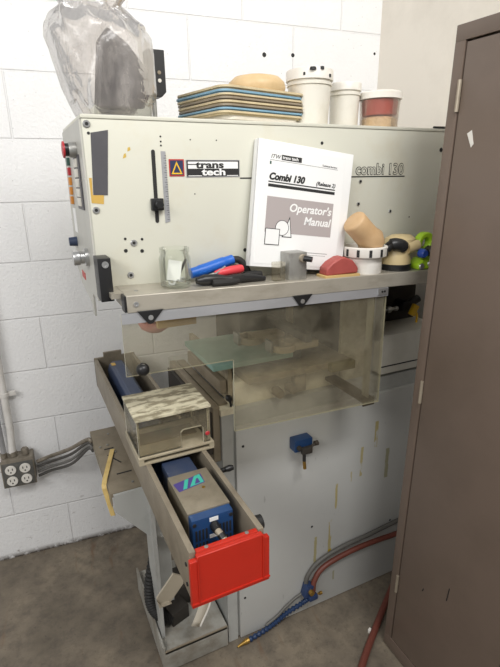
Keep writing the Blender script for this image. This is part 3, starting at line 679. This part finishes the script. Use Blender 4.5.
b = MB(); b.lathe([(0, .0015), (.005, .001), (.006, 0)], (.310, yy0-.0002, zb2+.022), 'Y', 10); b.build('red_stain', 'redbtn', ac)

# ------------------------------------------------------------------ wall things, left
ob = local_thing('outlet_box', 'galvanised box with four white receptacles on the block wall', 'outlet', wp(-.152, 0, .432), (0, 0, WA))
b = MB(); b.box((-.056, -.065, -.056), (.056, 0, .056), .004); b.box((-.058, -.068, -.058), (.058, -.065, .058), .002); b.build('box', 'boxmetal', ob)
b = MB(); b.box((-.054, -.0705, -.054), (.054, -.068, .046), .001); fpl = b.build('face_plate', 'faceplate', ob)
for x in (-.025, .025):
    for z in (-.029, .018):
        b = MB(); b.lathe([(0, .005), (.0185, .005), (.0195, .003), (.0195, 0)], (x, -.0705, z), 'Y', 24); rc = b.build('receptacle', 'white', ob)
        b = MB()
        for dx in (-.007, .007): b.box((x+dx-.0015, -.0762, z), (x+dx+.0015, -.0752, z+.009))
        b.lathe([(0, .0055), (.003, .0055), (.003, .005)], (x, -.0705, z-.008), 'Y', 10); b.build('slots', 'ink', rc)
b = MB(); b.lathe([(0, .025), (.012, .025), (.014, .02), (.014, 0), (0, 0)], (.03, -.035, .058), 'Z', 6); b.lathe([(0, .02), (.014, .02), (.014, 0), (0, 0)], (-.012, -.035, .058), 'Z', 12); b.lathe([(0, .02), (.012, .02), (.012, 0), (0, 0)], (-.045, -.035, .058), 'Z', 12); b.build('connector', 'boxmetal', ob)
b = MB(); b.tube([wp(-.166, .035, .505), wp(-.160, .028, .6), wp(-.160, .028, 3.0)], .0135, 14); pz = tag(b.build('conduit', 'conduit'), 'white painted pipe rising from the outlet box on the wall', 'pipe')
b = MB(); b.tube([wp(-.160, .028, .735), wp(-.160, .028, .75)], .017, 14); b.box(wp(-.150, .018, .735), wp(-.12, .028, .75)); b.build('pipe_strap', 'conduit', pz)
b = MB(); b.tube([wp(-.195, .035, .505), wp(-.198, .025, .6), wp(-.200, .025, 3.0)], .010, 12); tag(b.build('conduit', 'conduit_grey'), 'thin grey pipe left of the white pipe on the wall', 'pipe')
zz = (.475, .452, .43, .412)
for k in range(4):
    z = zz[k]
    pts = spline([wp(-.088, .035, z-.03), wp(-.04, .04, z-.015), tuple(Vector((.03, -.16, z+.066))), (.085, -.28, .628-.012*k), (.1, -.30, .625-.012*k)], 8)
    b = MB(); b.tube(pts, [.0075, .0055, .0055, .0055][k], 8)
    tag(b.build('cable', ['boxmetal', 'cable_dark', 'cable', 'cable_dark'][k]), ['thick taupe cable, topmost of four between outlet box and machine', 'dark cable, second from top between outlet box and machine', 'grey cable, third from top between outlet box and machine', 'dark cable, lowest of four between outlet box and machine'][k], 'cable', 'cables from the outlet box')
# yellow strip
pts = [Vector(q) for q in ((.149, -.416, .6465), (.098, -.575, .6465), (.0905, -.600, .643), (.090, -.606, .636), (.104, -.618, .545))]
b = MB(); b.sheet([[q+Vector((-.0065, .002, 0)), q+Vector((.0065, -.002, 0))] for q in pts])
tag(b.build('wooden_strip', 'strip', solid=.002, smooth=False), 'thin yellow wooden strip bent over the edge of the arm plate', 'strip')

# ------------------------------------------------------------------ brown cabinet
cb = thing('storage_cabinet', 'tall brown steel cabinet at the right edge', 'cabinet', (1.05, -1.36, 0.0095))
CX, CY0, CY1, CZ = .88, -1.72, -.962, 1.79
b = MB(); b.box((CX+.016, CY0, .0), (1.225, CY1, CZ), .002)
b.box((CX, CY0, CZ-.032), (CX+.016, CY1, CZ), .001); b.box((CX, CY0, 0.0), (CX+.016, CY1, .045), .001)
b.box((CX, CY1-.028, .045), (CX+.016, CY1, CZ-.032), .001); b.box((CX, CY0, .045), (CX+.016, CY0+.028, CZ-.032), .001)
b.build('body', 'cabinet', cb)
b = MB(); b.box((CX+.013, CY0+.029, .046), (CX+.0165, CY1-.029, CZ-.033)); b.build('door_gap', 'cabinet_dark', cb)
ym = (CY0+CY1)/2
for (a, c) in ((ym+.002, CY1-.032), (CY0+.032, ym-.002)):
    b = MB(); b.box((CX+.001, a, .05), (CX+.0135, c, CZ-.0365), .0015); dr = b.build('door', 'cabinet', cb)
for z in (1.65, .935, .275):
    b = MB(); b.tube([(CX-.002, CY1-.028, z-.032), (CX-.002, CY1-.028, z+.032)], .0045, 10); b.tube([(CX-.002, CY1-.028, z-.002), (CX-.002, CY1-.028, z+.002)], .005, 10); b.build('hinge', 'sheet', cb)
b = MB(); b.prism([(-1.026, 1.572), (-1.037, 1.578), (-1.046, 1.550), (-1.041, 1.543)], CX-.0003, CX+.001, 'X'); lab(b.build('tape_scrap', 'white', cb), 'scrap of torn white tape')
for (y, z, h) in ((-1.085, .338, .010), (-1.167, .383, .044)):
    b = MB(); b.tube([(CX+.0005, y, z), (CX+.0005, y-.003, z+h)], .0016, 6); b.build('scratch', 'rubber', cb)
CTOP = CZ
cb.rotation_euler = (R(1.3), 0, 0)
for o in cb.children: o.location.z -= .0095 - .0095
bn = thing('storage_bin', 'grey bin with a black lid on top of the brown cabinet', 'bin', (1.03, -1.19, CZ+.0145))
b = MB(); b.lathe([(0, 0), (.10, 0), (.112, .075), (0, .075)], (1.03, -1.19, CZ+.0145), 'Z', 32); b.build('body', 'conduit_grey', bn)
b = MB(); b.lathe([(0, .090), (.14, .090), (.145, .084), (.145, .076), (0, .0755)], (1.03, -1.175, CZ+.0145), 'Z', 32); b.build('lid', 'black', bn)

# ------------------------------------------------------------------ on top of the head
HT = 1.6185
# trays, turned 12.7 degrees
ta = R(12.7)
def tray_mesh(b, w, d, h):
    r = .026; o = []
    for cx, cy, a in ((w-r, d-r, 0), (r, d-r, PI/2), (r, r, PI), (w-r, r, 3*PI/2)):
        o += [(cx+r*math.cos(a+k*PI/10), cy+r*math.sin(a+k*PI/10)) for k in range(6)]
    i = [(w/2+(x-w/2)*.95, d/2+(y-d/2)*.93) for x, y in o]
    i2 = [(w/2+(x-w/2)*.965, d/2+(y-d/2)*.955) for x, y in o]
    b.prism(i2, 0, h*.5, 'Z'); b.ring_prism(o, i, h*.45, h, 'Z')
names = [('tray_white', 'white tray at the very bottom of the tray stack', .0175), ('tray_cream', 'cream tray directly above the white bottom tray', .008), ('tray_blue', 'lower of the two blue trays in the stack', .007), ('tray_taupe', 'dark taupe tray resting on the lower blue tray', .0075), ('tray_cream', 'cream tray in the middle of the stack, between two taupe trays', .008), ('tray_taupe', 'taupe tray three below the upper blue tray', .0075), ('tray_cream', 'cream tray just under the upper blue tray', .0075), ('tray_blue', 'upper of the two blue trays in the stack', .008), ('tray_cream', 'topmost cream tray of the stack, under the tan disc', .0085)]
names[5] = ('tray_taupe', 'taupe tray second below the upper blue tray', .0075)
z = HT
for k, (m, label, h) in enumerate(names):
    b = MB(); w = .266 if k else .24
    tray_mesh(b, w, .225, h)
    o = b.build('tray', m); o.rotation_euler = (0, 0, ta+random.uniform(-.008, .008) if k else ta)
    e = 0 if k else .012
    o.location = (.437+random.uniform(-.0015, .0015)+e, -.757+random.uniform(-.0015, .0015)+e, z); z += h
    tag(o, label, 'tray', 'stacked trays on the machine head')
TT = z
b = MB(); b.lathe([(0, .042), (.035, .041), (.058, .036), (.071, .024), (.074, .012), (.070, 0), (0, 0)], (.572, -.655, TT), 'Z', 36); tag(b.build('tan_disc', 'disc'), 'tan domed disc lying on the stack of trays', 'disc')
# tubs
def tub(name, label, c, r0, r1, h, lid_h, lid_r, m='tub', lidm='white'):
    t = thing(name, label, 'tub', c, None)
    x, y, z0 = c
    b = MB(); b.lathe([(0, 0), (r0-.004, 0), (r0, .004), (r1, h-lid_h-.012), (r1+.003, h-lid_h-.012), (r1+.003, h-lid_h-.006), (r1, h-lid_h-.006), (r1, h-lid_h), (0, h-lid_h)], c, 'Z', 36); b.build('body', m, t)
    b = MB(); b.lathe([(0, h), (lid_r-.008, h), (lid_r-.006, h+.003), (lid_r-.001, h+.003), (lid_r, h), (lid_r, h-lid_h), (0, h-lid_h)], c, 'Z', 36); b.build('lid', lidm, t)
    return t
t1 = tub('plastic_tub', 'largest white plastic tub, right of the trays, with ink stains on its lid', (.727, -.66, HT), .051, .0575, .138, .022, .0625)
for (a, zz_, r) in ((-2.0, .137, .008), (-1.6, .139, .005), (-1.15, .124, .004), (-2.35, .126, .003)):
    x, y = .727+.0615*math.cos(a), -.66+.0615*math.sin(a)
    b = MB(); b.lathe([(0, .004), (r, .003), (r*1.1, -.003), (0, -.004)], (x, y, HT+zz_), 'Z', 10); b.build('ink_stain', 'ink', t1)
tub('plastic_tub', 'slim milky tub between the large white tub and the red and cream tub', (.868, -.625, HT), .040, .0425, .122, .017, .0465)
t3 = thing('plastic_tub', 'short clear tub holding red and cream material under a white lid', 'tub', (.968, -.66, HT))
c = (.968, -.66, HT)
b = MB(); b.lathe([(.050, .001), (.054, .002), (.0575, .084), (.0555, .084), (.052, .004), (.048, .003)], c, 'Z', 36, closed=True); b.build('body', 'tubclear', t3)
b = MB(); b.lathe([(0, .002), (.0508, .004), (.0515, .030), (.045, .036), (.03, .040), (.012, .034), (0, .038)], c, 'Z', 30); b.build('cream_powder', 'powder', t3)
b = MB(); b.lathe([(0, .04), (.030, .0405), (.049, .043), (.051, .0825), (0, .0825)], c, 'Z', 30); b.build('red_filling', 'redfill', t3)
b = MB(); b.lathe([(0, .104), (.056, .104), (.0605, .100), (.061, .084), (0, .084)], c, 'Z', 36); b.build('lid', 'white', t3)
b = MB(); b.tube(spline([(1.06, -.785, HT+.003), (1.12, -.782, HT+.004), (1.2, -.78, HT+.003)], 6), .0035, 8); tag(b.build('cable', 'rubber'), 'black cable along the right end of the machine head top', 'cable')
# monitor and bag
mn = thing('monitor', 'small dark grey monitor wrapped in the clear plastic bag', 'monitor', (.23, -.65, HT))
b = MB(); b.box((.165, -.70, HT), (.285, -.58, HT+.014), .004); b.box((.2, -.66, HT+.012), (.25, -.6, HT+.035), .004); b.build('foot', 'darkgrey', mn)
b = MB(); b.prism([(.160, HT+.012), (.282, HT+.012), (.281, HT+.105), (.24, HT+.155), (.20, HT+.182), (.18, HT+.16)], -.70, -.66); b.prism([(.18, HT+.02), (.28, HT+.02), (.27, HT+.09), (.21, HT+.14)], -.66, -.58); b.build('casing', 'darkgrey', mn, bev=.004)
b = MB(); b.prism([(.170, HT+.022), (.274, HT+.022), (.273, HT+.100), (.238, HT+.142), (.203, HT+.165), (.188, HT+.15)], -.7015, -.6995); b.build('screen', 'screen_dark', mn)
lev = [(HT+.002, .132, .290, .085), (1.64, .122, .292, .105), (1.675, .106, .304, .112), (1.715, .092, .304, .112), (1.753, .082, .303, .11), (1.79, .074, .299, .104), (1.815, .080, .290, .092), (1.835, .094, .268, .07), (1.85, .115, .245, .05), (1.865, .108, .258, .06), (1.89, .09, .285, .08)]
NA = 120; rows = []
rnd = random.Random(11)
folds = [(rnd.uniform(0, 2*PI), rnd.uniform(-7, 7), rnd.uniform(.10, .45), rnd.uniform(.05, .16), rnd.uniform(1.62, 1.84), rnd.uniform(.03, .10)) for _ in range(34)]
zs_ = [lev[0][0]+(lev[-1][0]-lev[0][0])*i/80 for i in range(81)]
def lerp_lev(z):
    for a, c_ in zip(lev, lev[1:]):
        if z <= c_[0]+1e-9:
            t = (z-a[0])/(c_[0]-a[0]); return [a[j]+(c_[j]-a[j])*t for j in range(4)]
    return lev[-1]
for z in zs_:
    _, xa, xb, d = lerp_lev(z); cx, hw = (xa+xb)/2, (xb-xa)/2
    top = max(0, min(1, (z-1.78)/.07))
    row = []
    for k in range(NA+1):
        a = 2*PI*(k % NA)/NA
        w = 0
        for a0, sl, wid, amp, zc, zw in folds:            # each fold is a sharp ridge running down the film
            da = (a-a0-sl*(z-zc)+PI) % (2*PI)-PI
            w += amp*max(0, 1-abs(da)/wid)*math.exp(-((z-zc)/zw)**2)
        w = min(w, .42)
        pl = abs(((a*13/(2*PI)+z*4) % 1)*2-1)                # gathers towards the mouth
        f = 1.03 - w*.6 - top*.22*pl
        ca, sa = math.cos(a), math.sin(a); q = .8
        row.append((cx+hw*f*math.copysign(abs(ca)**q, ca), -.645+d*f*math.copysign(abs(sa)**q, sa), z+(.008*math.sin(3*a+1.1)+.004*math.sin(7*a))*(1 if z > 1.66 else 0)))
    rows.append(row)
b = MB(); b.sheet(rows); bmesh.ops.remove_doubles(b.bm, verts=b.bm.verts, dist=1e-5)
tag(b.build('plastic_bag', 'bag'), 'crumpled clear plastic bag pulled over the small monitor', 'bag')
sb = thing('sensor_box', 'small black box on a short post beside the bagged monitor', 'box', (.335, -.55, HT))
b = MB(); b.prism([(.314, 1.70), (.322, 1.69), (.346, 1.69), (.358, 1.702), (.358, 1.796), (.314, 1.796)], -.575, -.535); b.build('housing', 'black', sb, bev=.002)
b = MB(); b.cyl((.330, -.555, HT), (.330, -.555, 1.694), .006, 12); b.lathe([(0, .02), (.011, .02), (.011, 0), (0, 0)], (.330, -.555, HT), 'Z', 12); b.build('post', 'zinc', sb)
for (z, m) in ((1.727, 'white'), (1.745, 'taupe')):
    b = MB(); b.lathe([(0, .002), (.0045, .0015), (.0045, 0)], (.342, -.575, z), 'Y', 12); b.build('screw', m, sb)

# ------------------------------------------------------------------ on the shelf
# binder
BW, BH, BT = .265, .292, .022
rl = R(7.6)
bi = local_thing('binder', 'white ring binder titled as an operator manual, leaning on the machine head', 'binder', (.456, -.838, 1.2925), (-R(5), rl, -R(2.7)))
bi.rotation_mode = 'XYZ'
def BB(*a): return a
b = MB(); b.box((0, 0, 0), (BW, .003, BH), .0012); b.box((0, BT-.003, 0), (BW, BT, BH), .0012); b.box((0, .0, 0), (.004, BT, BH), .0012); b.build('cover', 'paper', bi)
b = MB(); b.box((.006, .004, .006), (BW-.012, BT-.010, BH-.007)); b.build('pages', 'white', bi)
b = MB(); b.box((.012, -.0006, .008), (BW-.022, 0, BH-.012)); sh = b.build('title_sheet', 'paper', bi); lab(sh, 'printed title sheet')
U0, U1 = .034, .218
def pr_box(n, u0, v0, u1, v1, m, d=.0010):
    b = MB(); b.box((u0, -d, BH-v1), (u1, -.0005, BH-v0)); return b.build(n, m, sh)
def pr_text(n, s, u, v, size, m, **kw): return text_mesh(n, s, size, m, sh, (u, -.0011, BH-v), (1, 0, 0), (0, 0, 1), extrude=.0002, **kw)
pr_box('header_rule', U0, .0425, .222, .0435, 'line_grey')
pr_text('header_lettering', 'ITW', U0+.001, .039, .013, 'ink', shear=.3)
pr_box('header_block', .064, .0285, .118, .040, 'ink'); pr_text('header_lettering', 'trans tech', .066, .0375, .0105, 'paper', bold=.0002).location.y -= .0004
pr_text('header_lettering', 'Technical Services', .219, .040, .0058, 'ink', align='RIGHT')
pr_box('green_mark', U0, .046, U0+.004, .053, 'greenbtn')
pr_text('title_lettering', 'Combi 130', U0, .0865, .0215, 'ink', bold=.0011, shear=.22, width=.98)
pr_text('title_lettering', '(Release 2)', .219, .0860, .0125, 'ink', align='RIGHT', shear=.25, bold=.0003)
pr_box('title_rule', U0, .0905, .2195, .0932, 'ink'); pr_box('title_rule', U0, .0965, .2195, .1035, 'ink')
pr_box('title_field', U0, .125, .2195, .2085, 'ink_grey')
pr_text('title_lettering', "Operator's", .2145, .155, .0268, 'paper', align='RIGHT', shear=.2, bold=.0006)
pr_text('title_lettering', "Manual", .2145, .183, .0268, 'paper', align='RIGHT', shear=.2, bold=.0006)
def ringz(n, outer, inner, d):
    b = MB(); b.ring_prism([(u, BH-v) for u, v in outer], [(u, BH-v) for u, v in inner], -d, -.0005); b.build(n, 'ink', sh)
def fillz(n, poly, d):
    b = MB(); b.prism([(u, BH-v) for u, v in poly], -d, -.0005); b.build(n, 'paper', sh)
fillz('triangle_fill', [(.099, .170), (.083, .216), (.106, .216)], .0011); ringz('triangle', [(.099, .167), (.081, .2175), (.108, .2175)], [(.0988, .173), (.0838, .2157), (.1058, .2157)], .0013)
fillz('circle_fill', circ(.080, .196, .0175, 24), .0014); ringz('circle', circ(.080, .196, .0185, 24), circ(.080, .196, .0172, 24), .0016)
fillz('square_fill', [(.036, .2), (.074, .2), (.074, .237), (.036, .237)], .0017); ringz('square', [(.0355, .199), (.0745, .199), (.0745, .238), (.0355, .238)], [(.037, .2005), (.073, .2005), (.073, .2365), (.037, .2365)], .0019)
pr_box('footer_rule', .13, .250, .215, .2515, 'line_grey'); pr_box('footer_rule', .15, .256, .21, .257, 'line_grey')
# glass jar
JX, JY = .271, -.848; JZ = zs(JX)+.0005
jr = thing('glass_jar', 'open glass jar holding a paper slip and small washers', 'jar', (JX, JY, JZ))
b = MB(); b.lathe([(.0, .0), (.031, 0), (.034, .004), (.0345, .064), (.031, .071), (.0305, .074), (.0325, .076), (.0325, .086), (.029, .086), (.0285, .072), (.031, .064), (.031, .006), (0, .005)], (JX, JY, JZ), 'Z', 40); b.build('body', 'glass', jr)
b = MB(); b.box((-.016, -.0004, -.022), (.016, .0004, .022)); b.box((.004, -.001, .004), (.007, .001, .007)); b._xf(b.bm.verts, (JX-.006, JY-.012, JZ+.038), (-.12, .22, .1)); tag(b.build('paper_slip', 'paper'), 'white paper slip standing inside the glass jar', 'slip')
for k, (x, y, a, e) in enumerate(((-.014, -.014, .9, .1), (.006, -.016, .3, .9), (.014, -.004, .5, 2.0), (-.004, .008, .2, .6))):
    b = MB(); b.lathe([(.0035, -.001), (.0085, -.001), (.0085, .001), (.0035, .001)], (0, 0, 0), 'Z', 18, closed=True); b._xf(b.bm.verts, (JX+x, JY+y, JZ+.0135+.0022*k), (a, 0, e))
    tag(b.build('washer', 'steel'), 'small steel washer at the bottom of the glass jar', 'washer', 'washers in the glass jar')
b = MB(); b.tube([(JX+.004, JY+.012, JZ+.009), (JX+.026, JY+.002, JZ+.058)], .003, 8); tag(b.build('bolt', 'cable_dark'), 'dark bolt leaning inside the glass jar', 'bolt')
# tools
def zt_(x, r): return zs(x)+r
hx = thing('hacksaw', 'blue handled tool with a black bent end, behind the pliers', 'tool', (.37, -.82, zs(.37)))

b = MB(); b.tube(spline([(.315, -.822, zt_(.315, .022)), (.35, -.82, zt_(.35, .029)), (.395, -.815, zt_(.395, .040)), (.425, -.812, zt_(.425, .047))], 6), [.012]*4+[.0135]*10+[.012]*5, 14); b.build('grip', 'handle_blue', hx)
b = MB(); b.tube(spline([(.42, -.812, zt_(.42, .046)), (.442, -.812, zt_(.44, .045)), (.458, -.814, zt_(.455, .028)), (.466, -.818, zt_(.465, .008))], 6), .0085, 12); b.build('frame', 'rubber', hx)
b = MB(); b.box((.335, -.822, zs(.34)+.001), (.462, -.814, zs(.46)+.010)); b.build('blade', 'rubber', hx)
sd = thing('screwdriver', 'red handled screwdriver lying behind the black pliers', 'screwdriver', (.40, -.845, zs(.4)))
b = MB(); b.tube([(.365, -.846, zt_(.37, .022)), (.38, -.846, zt_(.38, .024)), (.40, -.844, zt_(.4, .026)), (.43, -.84, zt_(.43, .028)), (.438, -.839, zt_(.438, .0285))], [.006, .0095, .0105, .011, .009], 12); b.build('handle', 'handle_red', sd)
b = MB(); b.tube([(.366, -.846, zt_(.37, .0225)), (.322, -.85, zt_(.33, .014))], .003, 8); b.build('shaft', 'steel', sd)
pn = thing('thin_rod', 'thin yellow and steel rod leaning across the tools', 'rod', (.37, -.856, zs(.37)))
b = MB(); b.tube([(.344, -.86, zt_(.344, .014)), (.375, -.85, zt_(.37, .028)), (.392, -.845, zt_(.39, .037))], .0025, 8); b.build('rod', 'steel', pn)
b = MB(); b.tube([(.338, -.862, zt_(.338, .011)), (.352, -.857, zt_(.35, .0175))], .0045, 8); b.build('tip', 'yellow', pn)
pl2 = thing('pliers', 'long black pliers along the front of the shelf beside the jar', 'pliers', (.40, -.87, zs(.4)))
b = MB(); b.tube([(.312, -.868, zt_(.31, .0125)), (.33, -.867, zt_(.33, .0135)), (.36, -.866, zt_(.36, .013)), (.385, -.866, zt_(.385, .011)), (.398, -.866, zt_(.4, .011))], [.007, .0125, .0125, .009, .010], 12); b.build('handle', 'black', pl2)
b = MB(); b.box((.395, -.876, zs(.41)+.002), (.43, -.856, zs(.41)+.021), .006); b.build('joint', 'rubber', pl2)
b = MB(); b.tube([(.425, -.866, zt_(.425, .012)), (.45, -.866, zt_(.45, .0105)), (.485, -.866, zt_(.485, .0065))], [.011, .009, .0055], 10); b.build('jaw', 'black', pl2)
b = MB(); b.tube([(.345, -.882, zt_(.345, .008)), (.39, -.884, zt_(.39, .008)), (.41, -.879, zt_(.41, .008))], [.008, .0075, .006], 10); b.build('handle', 'rubber', pl2)
b = MB(); b.tube([(.442, -.842, zt_(.44, .0115)), (.47, -.838, zt_(.47, .0115)), (.49, -.836, zt_(.49, .0105))], [.009, .0105, .008], 12); tag(b.build('chuck_key', 'rubber'), 'short black tool end resting left of the binder foot', 'tool')
# steel block
bx = thing('clamp_block', 'square steel block with a black knob, in front of the binder', 'block', (.57, -.86, zs(.57)))
b = MB(); b.box((.541, -.885, zs(.575)-.0002), (.590, -.84, zs(.575)+.066), .002); b.build('body', 'zinc', bx)
b = MB(); b.lathe([(0, .007), (.009, .007), (.010, 0), (0, 0)], (.577, -.885, zs(.575)+.052), 'Y', 18); b.build('collar', 'sheet', bx)
b = MB(); b.tube([(.578, -.891, zs(.575)+.052), (.592, -.905, zs(.575)+.050)], [.0075, .0065], 14); b.build('knob', 'black', bx)
cf = thing('clear_cube', 'small clear plastic block left of the steel clamp block', 'block', (.52, -.875, zs(.52)))
b = MB(); b.box((.503, -.882, zs(.52)+.0005), (.532, -.865, zs(.52)+.045), .001); b.build('cube', 'acrylic', cf, smooth=False)
# red pad on a wooden plate
rp = thing('printing_pad', 'red silicone wedge on a thin wooden plate', 'pad', (.69, -.86, zs(.69)))
zr = zs(.69)
b = MB(); b.box((.636, -.899, zr-.0005), (.742, -.858, zr+.006), .001, rot=(0, R(1.4), 0)); b.build('plate', 'wood', rp)
b = MB()
pf = [(-.048, 0), (-.048, .018), (-.032, .032), (-.008, .043), (.004, .044), (.03, .034), (.048, .014), (.048, 0)]
b.prism([(.690+u, zr+.006+v) for u, v in pf], -.896, -.860); b.build('wedge', 'redblock', rp, bev=.004)
b = MB(); b.box((.738, -.862, zs(.745)+.0005), (.749, -.86, zs(.745)+.022)); tag(b.build('paper_tag', 'paper'), 'tiny white tag between the red wedge and the white cup', 'tag')
# ink cup
UX, UY = .788, -.853; UZ = zs(UX)-.0003
cu = thing('ink_cup', 'round white ink cup with a notched rim, carrying the tan pad', 'cup', (UX, UY, UZ))
b = MB(); b.lathe([(0, 0), (.046, 0), (.047, .003), (.047, .045), (.046, .046), (.046, .05), (0, .05)], (UX, UY, UZ), 'Z', 40); b.build('body', 'white', cu)
b = MB(); b.lathe([(.046, .045), (.059, .045), (.060, .047), (.060, .068), (.058, .070), (.051, .070), (.050, .06), (.046, .055)], (UX, UY, UZ), 'Z', 40, closed=True); b.build('rim', 'white', cu)
for k in range(12):
    a = 2*PI*k/12+.12
    b = MB(); b.box((-.0035, -.0012, -.009), (.0035, .0012, .009)); b._xf(b.bm.verts, (UX+.0602*math.cos(a), UY+.0602*math.sin(a), UZ+.056), (0, 0, a+PI/2)); b.build('notch', 'rubber', cu)
# tan pad lying in the cup
b = MB()
d = Vector((.060, 0, -.054)).normalized(); c0 = Vector((.733, -.872, UZ+.137))
pts = [c0, c0+d*.004, c0+d*.03, c0+d*.06, c0+d*.078, c0+d*.10]
b.tube([c0-d*.002]+pts, [.026, .0295, .0315, .031, .0315, .036, .028], 28)
o = b.build('printing_pad', 'tan', sub=0); tag(o, 'tan cylindrical silicone pad lying tilted in the white cup', 'pad')
# beige sander like tool
SX, SY = .898, -.850; SZ = zs(SX)-.0004
sg = thing('palm_sander', 'beige and black palm tool between the white cup and the lime green tool', 'tool', (SX, SY, SZ))
b = MB(); b.lathe([(0, 0), (.043, 0), (.045, .003), (.045, .016), (.042, .018), (0, .018)], (SX, SY, SZ), 'Z', 36); b.build('base', 'black', sg)
b = MB(); b.lathe([(0, .018), (.042, .018), (.042, .03), (.038, .046), (.039, .060), (.043, .068), (.040, .084), (.026, .093), (0, .095)], (SX, SY, SZ), 'Z', 36)
for v in b.bm.verts:
    h = v.co.z-SZ
    if h > .045: v.co.x += (h-.045)*.35; 
b.build('body', 'beige_tool', sg)
b = MB(); b.tube(spline([(SX-.052, SY-.015, SZ+.055), (SX-.038, SY-.026, SZ+.072), (SX-.015, SY-.034, SZ+.070), (SX-.003, SY-.036, SZ+.060)], 6), [.008]*2+[.013]*4+[.017]*10+[.013]*3, 16); b.build('grip', 'black', sg)
b = MB(); b.tube([(SX+.01, SY-.03, SZ+.062), (SX+.045, SY-.036, SZ+.068)], [.018, .014], 16); b.build('spout', 'beige_tool', sg)
# lime green tool
GX, GY = .979, -.872; GZ = zs(GX)
lg_ = thing('spring_clamp', 'lime green tool with blue and black knobs at the right end of the shelf', 'tool', (GX, GY, GZ))

b = MB(); b.prism([(-.032, 0), (.022, 0), (.03, .01), (.026, .034), (-.018, .030), (-.034, .014)], -.02, .02); b._xf(b.bm.verts, (GX, GY, GZ+.001), (0, .0, 0)); b.build('body', 'lime', lg_, bev=.004)
b = MB(); b.ring_prism(circ(0, 0, .030, 28), circ(-.002, 0, .014, 28), -.012, .012); b._xf(b.bm.verts, (GX+.005, GY+.006, GZ+.070), (0, 0, 0)); b.build('ring', 'lime', lg_, bev=.004)
b = MB(); b.box((GX-.005, GY-.008, GZ+.026), (GX+.03, GY+.012, GZ+.05), .005); b.build('neck', 'lime', lg_)
for (x, z) in ((-.022, .010), (.008, .0155)):
    b = MB(); b.lathe([(.0, .004), (.0075, .003), (.009, 0), (0, 0)], (GX+x, GY-.02, GZ+z), 'Y', 18); b.build('stud', 'steel', lg_)
b = MB(); b.lathe([(0, .018), (.009, .018), (.0125, .012), (.0125, 0), (0, 0)], (GX-.032, GY-.022, GZ+.048), 'Y', 18); b.build('knob', 'bluedark', lg_)
b = MB(); b.lathe([(0, .026), (.010, .026), (.0145, .02), (.0145, 0), (0, 0)], (GX-.005, GY-.02, GZ+.052), 'Y', 20); b.box((GX-.034, GY-.024, GZ+.044), (GX, GY-.012, GZ+.058), .003); b.build('knob', 'black', lg_)
for o in list(bpy.data.objects):
    if o.type == 'MESH' and o.parent is None and 'label' not in o and 'kind' not in o: print('UNLABELLED', o.name)
